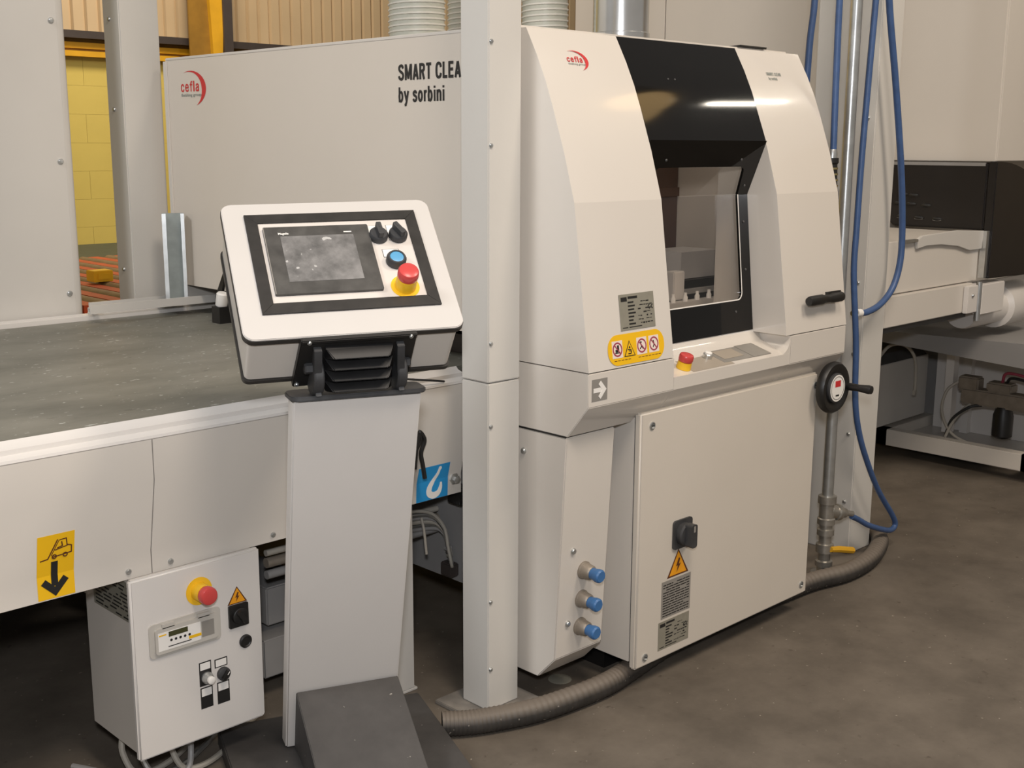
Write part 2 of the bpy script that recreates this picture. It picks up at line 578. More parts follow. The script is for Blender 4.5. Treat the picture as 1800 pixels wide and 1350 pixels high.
def rating_plate(T, w, h, parent, seed):
    rnd = random.Random(seed)
    g = G(T)
    g.m('plate').rect(0, w, 0, h)
    g.m('print').rect(0.05*w, 0.22*w, 0.80*h, 0.92*h, 0.0004)
    g.rect(0.25*w, 0.52*w, 0.86*h, 0.93*h, 0.0004)
    for i in range(7):
        v = h*(0.74-0.10*i)
        g.rect(0.24*w, (0.24+rnd.uniform(0.10, 0.24))*w, v, v+0.045*h, 0.0004)
        x = 0.52*w
        while x < 0.88*w:
            e = x+rnd.uniform(0.03, 0.10)*w
            if rnd.random() < 0.75:
                g.rect(x, min(e, 0.93*w), v+rnd.uniform(-0.01, 0.02)*h, v+0.035*h, 0.0004)
            x = e+0.02*w
    g.rect(0.05*w, 0.20*w, 0.06*h, 0.085*h, 0.0004)
    g.rect(0.24*w, 0.6*w, 0.06*h, 0.085*h, 0.0004)
    g.stroke([(0.86*w, 0.52*h), (0.82*w, 0.56*h), (0.82*w, 0.60*h), (0.86*w, 0.64*h)], 0.02*w, 0.0006)
    g.stroke([(0.95*w, 0.52*h), (0.91*w, 0.56*h), (0.91*w, 0.60*h), (0.95*w, 0.64*h)], 0.02*w, 0.0006)
    return g.out('data_plate', None, parent)


def logo(T, w, parent):
    """the maker's red word mark with its crescent"""
    g = G(T)
    g.m('redprint')
    outer, inner = [], []
    n = 26
    cx, cy = 0.40*w, 0.055*w
    for i in range(n+1):
        t = i/n
        a = math.radians(114-182*t)
        th = (math.sin(math.pi*min(1, max(0, t**1.25)))**0.9)*0.165*w
        outer.append((cx+0.615*w*math.cos(a), cy+0.36*w*math.sin(a)))
        inner.append((cx+(0.615*w-th)*math.cos(a), cy+(0.36*w-th*0.45)*math.sin(a)))
    for i in range(n):
        g.flat([outer[i], outer[i+1], inner[i+1], inner[i]])
    letter(g, 'cefla', 0, 0, 0.21*w, 1.52, 0.155)
    g.m('greyprint').text('finishing group', 0.02*w, -0.095*w, 0.062*w, 0.0, 1.60, 0.0008*w)
    return g.out('maker_logo', None, parent)


def _arc(*p):
    return [(q.x, q.y) for q in spline([(a, b, 0) for a, b in p], 4)]


_o = [(0.25+0.17*math.sin(2*math.pi*i/20), 0.37+0.31*math.cos(2*math.pi*i/20)) for i in range(21)]
GLYPH = {
    'S': (0.60, [_arc((.50, .74), (.43, .89), (.28, .92), (.12, .84), (.11, .68), (.24, .55), (.40, .47), (.50, .34), (.49, .18), (.38, .08), (.24, .08), (.12, .15), (.08, .28))]),
    'M': (0.76, [[(.10, 0), (.10, 1)], [(.66, 0), (.66, 1)], [(.12, .98), (.38, .08)], [(.64, .98), (.38, .08)]]),
    'A': (0.58, [[(.07, 0), (.28, .97)], [(.51, 0), (.30, .97)], [(.15, .28), (.43, .28)]]),
    'R': (0.60, [[(.10, 0), (.10, 1)], [(.10, .92)]+_arc((.30, .92), (.45, .87), (.48, .73), (.44, .58), (.30, .51))+[(.10, .51)], [(.32, .50), (.49, 0)]]),
    'T': (0.54, [[(.02, .92), (.52, .92)], [(.27, 0), (.27, .92)]]),
    'C': (0.60, [_arc((.52, .68), (.46, .86), (.30, .93), (.15, .86), (.09, .68), (.09, .32), (.15, .14), (.30, .07), (.46, .14), (.52, .32))]),
    'L': (0.48, [[(.10, 0), (.10, 1)], [(.10, .08), (.46, .08)]]),
    'E': (0.54, [[(.10, 0), (.10, 1)], [(.10, .08), (.50, .08)], [(.10, .52), (.46, .52)], [(.10, .92), (.50, .92)]]),
    'N': (0.62, [[(.10, 0), (.10, 1)], [(.52, 0), (.52, 1)], [(.11, .96), (.51, .04)]]),
    'b': (0.52, [[(.10, 0), (.10, 1)], _o]),
    'y': (0.50, [[(.05, .74), (.26, .08)], [(.45, .74), (.26, .02), (.18, -.18), (.06, -.20)]]),
    's': (0.48, [_arc((.40, .54), (.33, .66), (.22, .68), (.10, .60), (.13, .46), (.26, .39), (.39, .29), (.37, .13), (.24, .06), (.12, .09), (.07, .20))]),
    'o': (0.52, [_o]),
    'r': (0.34, [[(.10, 0), (.10, .74)], _arc((.10, .46), (.17, .64), (.32, .67))]),
    'i': (0.22, [[(.11, 0), (.11, .74)], [(.11, .86), (.11, 1)]]),
    'n': (0.52, [[(.10, 0), (.10, .74)], _arc((.10, .48), (.18, .64), (.30, .67), (.40, .56), (.41, .40))+[(.41, 0)]]),
    'c': (0.48, [_arc((.42, .49), (.36, .64), (.24, .68), (.12, .58), (.09, .37), (.12, .16), (.24, .06), (.36, .10), (.42, .25))]),
    'e': (0.52, [[(.10, .39), (.42, .39)]+_arc((.42, .46), (.37, .62), (.25, .68), (.13, .60), (.09, .37), (.13, .14), (.26, .06), (.38, .10), (.44, .22))]),
    'f': (0.34, [[(.16, 0), (.16, .72)]+_arc((.16, .76), (.20, .90), (.34, .93)), [(.03, .66), (.33, .66)]]),
    'l': (0.22, [[(.11, 0), (.11, 1)]]),
    'a': (0.50, [_arc((.09, .52), (.17, .66), (.28, .67), (.38, .58), (.39, .42))+[(.39, 0)], _arc((.39, .42), (.20, .38), (.09, .26), (.10, .12), (.20, .05), (.32, .11), (.39, .24))]),
    ' ': (0.26, []),
}


def letter(g, txt, u, v, h, sx=1.0, wt=0.15, gap=0.08, w=0.0):
    """bold sans lettering drawn as strokes; returns its width"""
    x = u
    for ch in txt:
        wd_, st_ = GLYPH[ch]
        for k_, ln in enumerate(st_):
            g.stroke([(x+a*h*sx, v+b*h) for a, b in ln], wt*h*(sx if len(ln) == 2 and ln[0][0] == ln[1][0] else 1), w+0.0002*k_)
        x += (wd_+gap)*h*sx
    return x-u


# ------------------------------------------------------------------ setting: floor and far wall
g = G()
g.box(-7, 16, -6, 12, -0.1, 0)
g.out('floor', 'floor', kind='structure')

wall = G()
wall.box(-6.0, 15, 9.0, 9.2, 0, 2.15)
wall.box(-6.0, 15, 9.11, 9.2, 2.15, 6.0)
wallo = wall.out('wall_back', 'ymortar', kind='structure')
g = G()
g.box(15.0, 15.2, -6, 9.2, 0, 6.0)
g.out('wall_right', 'cladding', kind='structure')
blk = None
bw, bh = 0.44, 0.215
for r in range(10):
    for c in range(9):
        x = 3.5+c*(bw+0.01)+(0.225 if r % 2 else 0)
        z = 0.0+r*(bh+0.0)
        if blk is None:
            b = G()
            b.box(x, x+bw+0.008, 8.988, 9.0, z+0.0006, z+bh-0.0006)
            blk = b.out('block', 'ywall', wallo)
            x0, z0 = x, z
        else:
            copypart(blk, (x-x0, 0, z-z0), wallo)
# profiled sheets above the blockwork, one object a sheet
sheet = None
for c in range(9):
    if sheet is None:
        b = G()
        pts = []
        for k in range(10):
            x = 2.6+k*0.11
            pts += [(x, 9.02), (x+0.075, 9.02), (x+0.085, 9.05), (x+0.10, 9.05)]
        pts += [(2.6+1.1, 9.02), (2.6+1.1, 9.10), (2.6, 9.10)]
        b.prism(pts, 'z', 2.32, 6.0)
        sheet = b.out('cladding_sheet', 'cladding', wallo)
    else:
        copypart(sheet, (1.1*c, 0, 0), wallo)
g = G()
g.m('ysteel').box(0, 14, 8.90, 8.99, 2.145, 2.185)
g.m('darkyellow').box(0, 14, 8.95, 9.0, 2.185, 2.275)
g.m('brownsteel').box(0, 14, 8.86, 9.02, 2.275, 2.33)
g.m('ysteel').box(0, 14, 8.93, 8.949, 2.205, 2.25)
g.out('trim_1', None, kind='structure')
# steel stanchion of the hall
st = thing('steel_stanchion', (5.12, 8.72, 0), 'tall yellow and brown steel stanchion in front of the far yellow wall', 'stanchion')
g = G()
g.box(4.93, 5.11, 8.70, 8.716, 0, 6)
g.out('web_plate', 'darkyellow', st)
g = G()
n = 26
pts = [(5.10-0.012*math.sin(i*0.42), i*0.1+1.0) for i in range(n)]+[(5.205+0.012*math.sin(i*0.42+0.6), i*0.1+1.0) for i in range(n)][::-1]
g.prism(pts, 'y', 8.66, 8.70)
g.out('flange', 'ysteel', st, label='bright yellow wavy-edged flange')
g = G()
g.box(5.205, 5.285, 8.64, 8.72, 0, 6)
g.out('side_channel', 'brownsteel', st)

# ------------------------------------------------------------------ left: cabin panel and its column
p = thing('cabin_panel', (0.6, 4.05, 0), 'large plain grey-cream cabin panel at the left edge behind the belt conveyor', 'panel')
g = G()
g.box(-1.2, 1.7768, 4.0, 4.05, 0.02, 3.2)
g.out('sheet', 'grey_cream', p)
g = G()
g.prism([(1.777, 4.0), (1.792, 4.001), (1.802, 4.008), (1.806, 4.02), (1.806, 4.10), (1.777, 4.10)], 'z', 0.02, 3.2)
g.out('edge_flange', 'grey_cream', p)
for z in (1.90, 1.44, 0.99):
    screw(front(1.757, 4.0, z), 0.010, p)

c = thing('steel_column', (2.09, 4.1, 0), 'grey-cream square column standing behind the far rail of the belt conveyor', 'column', 'grey-cream columns')
g = G()
g.box(2.012, 2.163, 4.03, 4.15, 0.01, 3.2)
g.out('shaft', 'post', c, bevel=0.004)
g = G()
g.box(1.96, 2.22, 3.99, 4.2, 0, 0.01)
g.out('base_plate', 'dirtyplate', c)
for z in (1.93, 1.62, 1.05):
    screw(side(2.012, 4.10, z), 0.008, c)

# roller table far behind
rt_ = thing('roller_table', (2.4, 5.1, 0), 'red roller table with brown rollers between the cabin panel and the far yellow wall', 'roller table')
g = G()
for x in (1.7, 3.3):
    g.box(x, x+0.06, 4.35, 6.4, 0.78, 0.86)
for y in (4.35, 5.3, 6.34):
    g.box(1.7, 3.36, y, y+0.06, 0.76, 0.80)
for x in (1.7, 3.3):
    for y in (4.4, 6.3):
        g.box(x, x+0.06, y, y+0.06, 0.0, 0.78)
g.box(1.76, 3.3, 4.4, 6.35, 0.80, 0.835)
g.out('frame', 'roller_red', rt_)
rl = None
for i in range(10):
    x = 1.80+i*0.150
    if rl is None:
        g = G()
        g.lathe([(0.012, -0.02), (0.012, 0), (0.034, 0), (0.034, 1.86), (0.012, 1.86), (0.012, 1.88)], (x, 4.43, 0.86), (0, 1, 0), 14)
        rl = g.out('roller', 'roller_brown', rt_)
    else:
        copypart(rl, (0.150*i, 0, 0), rt_)
sl_ = None
for i in range(9):
    if sl_ is None:
        g = G()
        g.box(1.845, 1.905, 4.42, 6.33, 0.836, 0.885)
        sl_ = g.out('slat', 'roller_red', rt_)
    else:
        copypart(sl_, (0.150*i, 0, 0), rt_)
g = G()
g.box(2.335, 2.425, 5.05, 5.13, 0.895, 0.945)
g.box(2.35, 2.41, 5.044, 5.05, 0.905, 0.935)
g.out('yellow_box', 'yellow', bevel=0.006, label='small yellow box lying on the brown rollers behind the conveyor', cat='box')
g = G()
g.box(2.55, 4.5, 6.5, 7.4, 0.0, 0.80)
g.box(2.50, 4.55, 6.45, 7.45, 0.80, 0.86)
g.out('dark_green_bench', 'roller_green', bevel=0.01, label='dark green bench in front of the far yellow wall, beyond the rollers', cat='bench')

# ------------------------------------------------------------------ the cleaning machine
XS, XR = 2.148, 3.365
PROF = [(2.158, 1.787), (2.12, 1.72), (2.09, 1.659), (2.065, 1.597), (2.025, 1.488), (1.987, 1.363), (1.93, 0.9475)]
mc = thing('cleaning_machine', (2.76, 2.95, 0), 'large cream cleaning machine with curved front hood and black framed window, centre of the picture', 'machine')
for name, x0, x1 in (('left_hood_cheek', XS, 2.485), ('right_hood_cheek', 3.025, XR)):
    g = G()
    g.prism(PROF+[(2.20, 0.9475), (2.20, 1.787)], 'x', x0, x1)
    g.out('hood_cheek', 'gloss', mc, ang=8)
# side walls
for x0, x1 in ((XS, XS+0.02), (XR-0.02, XR)):
    g = G()
    g.prism([(2.2005, 1.787), (2.2005, 0.9475), (2.30, 0.9475), (2.30, 1.0), (3.97, 1.0), (3.97, 1.787)], 'x', x0, x1)
    g.out('side_panel', 'warmlit_cream', mc)
g = G()
g.box(XS, XR, 2.2005, 3.97, 1.7872, 1.797)
g.out('roof', 'cream', mc, bevel=0.002)
g = G()
g.box(XS+0.02, XR-0.02, 3.94, 3.97, 0.25, 1.787)
g.out('rear_panel', 'cream', mc)
# thin return flange at the rear corner
g = G()
g.box(XS-0.006, XS-0.0005, 3.955, 3.975, 1.0, 1.785)
g.out('corner_flange', 'cream', mc)

# base band below the hood with the switch tray
BX0, BX1 = 2.49, 3.05
full = [(1.93, 0.9445), (1.93, 0.858), (2.0, 0.772), (2.34, 0.772), (2.34, 0.9445)]
g = G()
g.prism(full, 'x', XS, BX0)
g.out('base_band', 'gloss', mc, bevel=0.002)
g = G()
g.prism(full, 'x', BX1, XR)
g.out('base_band', 'gloss', mc, bevel=0.002)
g = G()
g.prism([(1.93, 0.892), (1.93, 0.858), (2.0, 0.772), (2.34, 0.772), (2.34, 0.96), (2.0525, 0.96), (2.0525, 0.953), (2.03, 0.922)], 'x', BX0, BX1)
g.prism([(BX1, 0.9445)]+[(BX1-0.055+0.055*math.sin(math.radians(a)), 0.9445-0.055*math.cos(math.radians(a))) for a in range(90, -1, -10)]+[(BX1-0.055, 0.875), (BX1, 0.875)], 'y', 1.9302, 2.0527)
g.out('switch_tray', 'gloss', mc)
TRAY = frame((0, 1.93, 0.8925), (1, 0, 0), (0, 0.1, 0.0295))
tl = math.hypot(0.1, 0.0295)
g = G(TRAY)
g.m('tan_film').rect(2.585, 2.775, 0.006, 0.075)
g.m('greyfilm').flat([(2.745, 0.020), (2.935, 0.018), (2.935, 0.092), (2.745, 0.092)], 0.0004)
g.m('tan_film').rect(2.765, 2.86, 0.036, 0.086, 0.0012)
g.m('greyfilm').rect(2.887, 2.975, 0.018, 0.095, 0.0012)
g.out('switch_film', None, mc, label='grey and tan printed film on the tray')
g = G(TRAY)
g.m('alu').lathe([(0.014, 0), (0.014, 0.012), (0.012, 0.014)], (2.715, 0.062, 0), (0, 0, 1), 18)
g.m('whitefilm').lathe([(0.011, 0.014), (0.011, 0.018), (0.008, 0.020)], (2.715, 0.062, 0), (0, 0, 1), 18)
g.out('push_button', None, mc)
estop(frame((2.572, 1.963, 0.9025), (1, 0, 0), (0, 0.1, 0.0295)), 1.02, mc, disc=False)

# black front door sheet and its window (profile in the YZ plane)
A0, A1, B1 = (2.0335, 1.518), (2.095, 1.360), (2.053, 0.9535)


def sheet_from(prof, x0, x1, t=0.008):
    back = [(y+t, z) for y, z in prof][::-1]
    return prof+back


fr = G()
up_prof = [(2.158, 1.7865), (2.12, 1.72), (2.09, 1.659), (2.065, 1.597), (2.025+0.0085, 1.518)]
fr.prism(sheet_from(up_prof, 0, 0), 'x', 2.4855, 3.0245)


def lerp(a, b, t):
    return tuple(a[i]+(b[i]-a[i])*t for i in range(len(a)))


def seg_frame(P, Q):   # local frame with u = +X and v from Q up to P
    return frame((0, Q[0], Q[1]), (1, 0, 0), (0, P[0]-Q[0], P[1]-Q[1]))


LA = math.dist(A0, A1)
LB = math.dist(A1, B1)
WX0, WX1 = 2.545, 2.975
TA, TB = seg_frame(A0, A1), seg_frame(A1, B1)
vt = LA*0.53      # top edge of the window on the upper leaf
vb = LB*0.235     # bottom edge on the lower leaf
rr = 0.022
arcA = [(WX1-rr-0.012+rr*math.cos(math.radians(a)), vt-rr+rr*math.sin(math.radians(a))) for a in range(0, 91, 15)]
arcA2 = [(WX0+rr+rr*math.cos(math.radians(a)), vt-rr+rr*math.sin(math.radians(a))) for a in range(90, 181, 15)]
fr.prism([(2.4855, 0), (2.4855, LA), (3.0245, LA), (3.0245, 0), (WX1, 0)]+arcA+arcA2+[(WX0, 0)], 'z', -0.004, 0.004, TA)
arcB = [(WX0+rr+rr*math.cos(math.radians(a)), vb+rr+rr*math.sin(math.radians(a))) for a in range(180, 271, 15)]
arcB2 = [(WX1-rr+rr*math.cos(math.radians(a)), vb+rr+rr*math.sin(math.radians(a))) for a in range(270, 361, 15)]
fr.prism([(2.4855, LB), (2.4855, 0), (3.0245, 0), (3.0245, LB), (WX1, LB)]+arcB2[::-1]+arcB[::-1]+[(WX0, LB)], 'z', -0.004, 0.004, TB)
door = fr.out('window_door', 'gloss_black', mc, label='black glossy door sheet around the window')
g = G()
g.prism([(WX0-0.01, 0), (WX1+0.01, 0), (WX1-0.002, vt+0.01), (WX0-0.01, vt+0.01)], 'z', -0.0085, -0.0045, TA)
g.prism([(WX0-0.01, vb-0.01), (WX1+0.01, vb-0.01), (WX1+0.01, LB), (WX0-0.01, LB)], 'z', -0.0085, -0.0045, TB)
g.out('window_pane', 'glass', mc)
g = G(TB)
edge = [(WX0, LB)]+[(WX0, vb+rr)]+arcB[1:]+arcB2+[(WX1, LB)]
g.stroke([(u, v) for u, v in edge], 0.0035, 0.0042, 0.0006)  # bright highlight of the pane edge drawn as a white line
g.out('pane_edge_highlight', 'whitefilm', mc, label='white line painted as the highlight on the pane edge')
for T, u, v in ((TA, 2.58, vt+0.022), (TA, 2.93, vt+0.022), (TA, 2.992, vt-0.06), (TB, 2.998, LB*0.45), (TB, 2.94, vb-0.035), (TB, 2.62, vb-0.035), (TB, 2.998, LB*0.8)):
    screw(T @ Matrix.Translation((u, v, 0.004)), 0.004, door, mt='darkgrey')
for x in (2.64, 2.67):
    screw(frame((x, 2.1005, 1.68), (1, 0, 0), (0, 0.03, 0.061)), 0.003, door, mt='darkgrey')

# inside seen through the window
g = G()
g.box(2.30, XR-0.03, 2.12, 2.75, 0.955, 0.965)
g.box(2.30, XR-0.03, 2.745, 2.76, 0.965, 1.75)
g.out('inner_lining', 'interior', mc)
g = G()
g.box(2.70, 3.34, 2.60, 2.63, 0.966, 1.75)
g.box(2.70, 3.34, 2.592, 2.60, 1.33, 1.36)
g.out('inner_brown_wall', 'brownpanel', mc)
g = G()
g.prism([(2.14, 0.966), (2.14, 1.005), (2.16, 1.005), (2.16, 1.02), (2.20, 1.02), (2.20, 1.035), (2.235, 1.035), (2.235, 0.966)], 'x', 2.50, 3.33)
g.out('inner_rail', 'interior', mc, bevel=0.002)
g = G()
g.m('white').box(3.01, 3.20, 2.32, 2.46, 1.085, 1.17)
g.m('black').box(3.0, 3.28, 2.30, 2.47, 1.058, 1.083)
g.m('interior').box(2.97, 3.32, 2.29, 2.47, 1.04, 1.056)
g.m('darkgrey').box(3.02, 3.24, 2.31, 2.44, 0.99, 1.04)
g.out('brush_carriage', None, mc)
g = G()
g.tube([(2.45, 2.30, 1.70), (3.30, 2.30, 1.70)], 0.013, 10)
g.out('inner_fill_tube', 'fill_glow', mc)  # unseen glowing tube, added to brighten the inside behind the window
_d = area('inner_fill_light', (2.9, 2.30, 1.68), (2.95, 2.40, 1.0), 0.8, 0.9, (1.0, 0.95, 0.9), 0.03)  # added fill light for the machine's inside
g = G()
g.box(2.90, 2.955, 2.26, 2.30, 1.03, 1.12)
g.out('guide_block', 'white', mc, bevel=0.003)
bz = None
for i in range(9):
    if bz is None:
        g = G()
        g.lathe([(0.008, 0), (0.008, 0.012), (0.005, 0.018), (0.005, 0.026)], (2.72, 2.215, 1.035), (0, 0, 1), 8)
        bz = g.out('nozzle', 'whitefilm', mc)
    else:
        copypart(bz, (0.06*i, 0, 0), mc)

# tower below with three blue knobs
g = G()
g.prism([(2.001, 0.769), (2.034, 0.153), (2.097, 0.086), (2.385, 0.086), (2.385, 0.769)], 'x', XS, 2.335)
g.out('valve_tower', 'cream', mc, bevel=0.003)
g = G()
g.box(XS-0.0006, XS+0.002, 2.005, 2.35, 0.7685, 0.7725)
g.box(XS, 2.335, 2.006, 2.1, 0.7685, 0.7725)
g.out('joint_seal', 'black', mc)
kn = None
for z in (0.387, 0.306, 0.226):
    y = 2.034-(z-0.153)*0.0536
    if kn is None:
        g = G()
        g.m('manifold').lathe([(0.025, 0), (0.025, 0.004), (0.0225, 0.006), (0.020, 0.028), (0.0165, 0.032)], (2.243, y, z), (0, -1, -0.05), 24)
        g.m('blue_knob').lathe([(0.0155, 0.030), (0.0165, 0.044), (0.0185, 0.048), (0.0185, 0.060), (0.015, 0.064)], (2.243, y, z), (0, -1, -0.05), 12)
        kn = g.out('regulator_knob', None, mc, label='blue knob on a silver collar')
        z0, y0 = z, y
    else:
        copypart(kn, (-0.003, y-y0, z-z0), mc)
for x, z in ((2.196, 0.452), (2.190, 0.247)):
    screw(front(x, 2.034-(z-0.153)*0.0536, z), 0.009, mc)
screw(side(XS, 2.155, 0.708), 0.009, mc)

# electrical cabinet
g = G()
g.box(2.398, 3.255, 1.988, 2.60, 0.085, 0.856)
g.out('cabinet_body', 'cream', mc, bevel=0.002)
g = G()
g.box(2.46, 3.22, 2.13, 2.56, 0.0, 0.085)
g.out('plinth', 'black', mc)
dr = G()
dr.box(2.392, 3.262, 1.958, 1.983, 0.069, 0.802)
dro = dr.out('cabinet_door', 'door', mc, bevel=0.006, seg=3)
g = G()
g.box(2.402, 3.252, 1.9832, 1.9878, 0.08, 0.79)
g.out('door_seal', 'black', mc)
for x, z in ((2.437, 0.763), (2.433, 0.098), (3.247, 0.763), (3.228, 0.104)):
    g = G(front(x, 1.958, z))
    g.m('zinc').lathe([(0.011, 0), (0.011, 0.003), (0.008, 0.004), (0.008, 0.001)], (0, 0, 0), (0, 0, 1), 16)
    g.m('black').rect(-0.005, 0.005, -0.0015, 0.0015, 0.0042)
    g.out('quarter_turn_lock', None, dro)
g = G(front(2.583, 1.958, 0.428))
g.m('dullblack').flat(rrect(-0.042, 0.042, -0.042, 0.042, 0.01), 0, 0.006)
g.lathe([(0.033, 0.006), (0.033, 0.020), (0.028, 0.024)], (0, 0, 0), (0, 0, 1), 24)
g.prism(rrect(-0.013, 0.013, -0.034, 0.034, 0.008), 'z', 0.022, 0.046)
g.m('greyfilm').rect(-0.004, 0.004, 0.012, 0.030, 0.0462)
g.out('main_switch', None, dro, label='black rotary main switch')
bolt_triangle(front(2.571, 1.9575, 0.306), 0.078, dro)
text_plate(front(2.500, 1.9575, 0.190), 0.132, 0.110, dro, 'greyfilm', 13, 'instruction_plate', 3, 0.05, 1)
rating_plate(front(2.490, 1.9575, 0.098), 0.140, 0.084, dro, 5)

# machine rear chassis and legs
g = G()
g.box(2.20, 2.24, 2.40, 3.93, 0.24, 0.77)
g.box(3.27, 3.35, 2.18, 2.6, 0.42, 0.77)
g.box(2.24, 3.34, 2.62, 3.93, 0.30, 0.77)
g.out('chassis', 'grey', mc)
for x, y in ((2.26, 3.8), (3.25, 3.8), (3.27, 2.5)):
    g = G()
    g.box(x, x+0.08, y, y+0.08, 0.01, 0.30)
    g.box(x-0.02, x+0.10, y-0.02, y+0.10, 0.0, 0.01)
    g.out('leg', 'grey', mc)
# belt slot
g = G()
g.box(2.30, 2.31, 2.36, 3.93, 0.77, 1.02)
g.out('inlet_curtain', 'brownsteel', mc)

# print on the machine
T = side(XS-0.0006, 3.868, 1.678)
logo(T, 0.168, mc)
g = G(side(XS-0.0006, 2.660, 1.676))
g.m('print')
letter(g, 'SMART CLEAN', 0, 0, 0.0425, 0.98, 0.185)
letter(g, 'by sorbini', 0, -0.059, 0.0405, 1.0, 0.178)
g.out('side_lettering', None, mc)


def hoodT(x, z):
    for (y0, z0), (y1, z1) in zip(PROF, PROF[1:]):
        if z1 <= z <= z0:
            t = (z0-z)/(z0-z1)
            return frame((x, y0+(y1-y0)*t-0.0012, z), (1, 0, 0), (0, y0-y1, z0-z1))


logo(hoodT(2.251, 1.708), 0.078, mc)
g = G(hoodT(3.135, 1.712))
g.m('greyprint')
letter(g, 'SMART CLEAN', 0, 0.0, 0.0105, 1.05, 0.14)
letter(g, 'by sorbini', 0.004, -0.015, 0.0095, 1.0, 0.14)
g.out('small_lettering', None, mc)
rating_plate(hoodT(2.281, 1.038), 0.138, 0.092, mc, 11)
# yellow warning label with four pictograms
g = G(hoodT(2.224, 0.953))
g.m('label_yellow').flat(rrect(0, 0.224, 0.0, 0.078, 0.036, 8))
for i, u in enumerate((0.036, 0.083, 0.132, 0.181)):
    if i == 1:
        g.m('print').flat([(u-0.022, 0.019), (u+0.022, 0.019), (u, 0.060)], 0.0004)
        g.m('label_yellow').flat([(u-0.018, 0.0212), (u+0.018, 0.0212), (u, 0.0555)], 0.0008)
        g.m('print').stroke([(u-0.007, 0.026), (u+0.004, 0.026), (u+0.006, 0.032), (u-0.003, 0.033)], 0.0028, 0.0012)
        g.stroke([(u-0.008, 0.037), (u+0.006, 0.036)], 0.0028, 0.0012)
        g.disc(u, 0.042, 0.003, 0.0012, n=10)
    else:
        g.m('pinkfilm').rect(u-0.020, u+0.020, 0.019, 0.063, 0.0004)
        g.m('violetprint').ring(u, 0.041, 0.0145, 0.0185, 0.0008)
        g.m('print')
        if i == 0:
            g.rect(u-0.008, u+0.002, 0.034, 0.041, 0.0008)
            g.rect(u-0.001, u+0.006, 0.038, 0.052, 0.0008)
            g.rect(u-0.010, u+0.009, 0.031, 0.0335, 0.0008)
        elif i == 2:
            g.disc(u-0.003, 0.050, 0.003, 0.0008, n=10)
            g.stroke([(u-0.004, 0.046), (u, 0.039), (u+0.005, 0.033)], 0.0035, 0.0008)
            g.stroke([(u, 0.040), (u-0.008, 0.033)], 0.003, 0.0008)
        else:
            g.stroke([(u-0.002, 0.050), (u+0.001, 0.040), (u-0.004, 0.032)], 0.003, 0.0008)
            g.stroke([(u+0.001, 0.040), (u+0.007, 0.034)], 0.003, 0.0008)
        g.m('violetprint').stroke([(u-0.011, 0.053), (u+0.011, 0.029)], 0.003, 0.0012)
    g.m('brownprint')
for k in range(14):
    if k in (5, 6):
        continue
    g.rect(0.022+k*0.0135, 0.022+k*0.0135+0.010, 0.0115, 0.0130, 0.0004)
g.out('warning_label', None, mc, label='rounded yellow label with four pictograms')
# flow-direction arrow
g = G(front(2.160, 1.9294, 0.873))
g.m('greyfilm').rect(0, 0.058, 0, 0.056)
a = G
g.m('whitefilm')
g.stroke([(0.006, 0.0275), (0.043, 0.0275)], 0.0115, 0.0004)
g.stroke([(0.028, 0.047), (0.046, 0.0275), (0.028, 0.008)], 0.0115, 0.0008)
g.out('direction_label', None, mc, label='grey square with a white arrow')
# black pull handle on the right cheek
g = G(hoodT(3.118, 1.040) @ Matrix.Diagonal((0.97, 1, 0.75, 1)))
g.lathe([(0.014, 0), (0.016, 0.012), (0.016, 0.075), (0.013, 0.085), (0.013, 0.120), (0.0155, 0.135), (0.0155, 0.188), (0.013, 0.197)], (0, 0, 0.034), (1, 0.0, 0), 18)
g.lathe([(0.009, 0), (0.009, 0.03)], (0.03, 0, 0), (0, 0, 1), 12)
g.lathe([(0.009, 0), (0.009, 0.03)], (0.165, 0, 0), (0, 0, 1), 12)
g.box(0.115, 0.19, 0.006, 0.020, 0.018, 0.034)
g.out('pull_handle', 'black', mc)

# height-adjustment handwheel
hw = thing('handwheel', (3.303, 1.93, 0.67), 'black handwheel with a white and red dial beside the cabinet door', 'handwheel')
g = G(front(3.303, 1.945, 0.752))
prof = [(0.060+0.020*math.cos(math.radians(a)), 0.016+0.016*math.sin(math.radians(a))) for a in range(0, 361, 30)]
g.lathe([(0.06, 0.004), (0.079, 0.004), (0.083, 0.012), (0.083, 0.022), (0.077, 0.031), (0.064, 0.031), (0.055, 0.025), (0.0, 0.024)], (0, 0, 0), (0, 0, 1), 36)
g.out('rim', 'black', hw)
g = G(front(3.303, 1.920, 0.752))
g.m('dullblack').lathe([(0.048, -0.002), (0.048, 0.006), (0.044, 0.009)], (0, 0, 0), (0, 0, 1), 30)
g.m('whitefilm').disc(0, 0, 0.043, 0.0092)
g.m('redprint').rect(-0.015, 0.017, 0.004, 0.024, 0.0097)
g.m('print').rect(-0.010, 0.010, -0.026, -0.021, 0.0097)
g.ring(0, 0, 0.036, 0.0375, 0.0097)
g.out('dial', None, hw, label='round white dial with a red block')
g = G()
g.m('zinc').lathe([(0.006, 0), (0.006, 0.02)], (3.372, 1.935, 0.748), (0, -1, 0), 12)
g.m('black').lathe([(0.010, 0.015), (0.0125, 0.03), (0.0115, 0.06), (0.0145, 0.095), (0.013, 0.104), (0.006, 0.106)], (3.372, 1.935, 0.748), (0, -1, 0), 16)
g.out('crank_handle', None, hw)
g = G()
g.lathe([(0.012, 0), (0.012, 0.27)], (3.303, 2.20, 0.752), (0, -1, 0), 14)
g.box(3.275, 3.335, 2.07, 2.19, 0.715, 0.79)
g.out('shaft', 'zinc', hw)

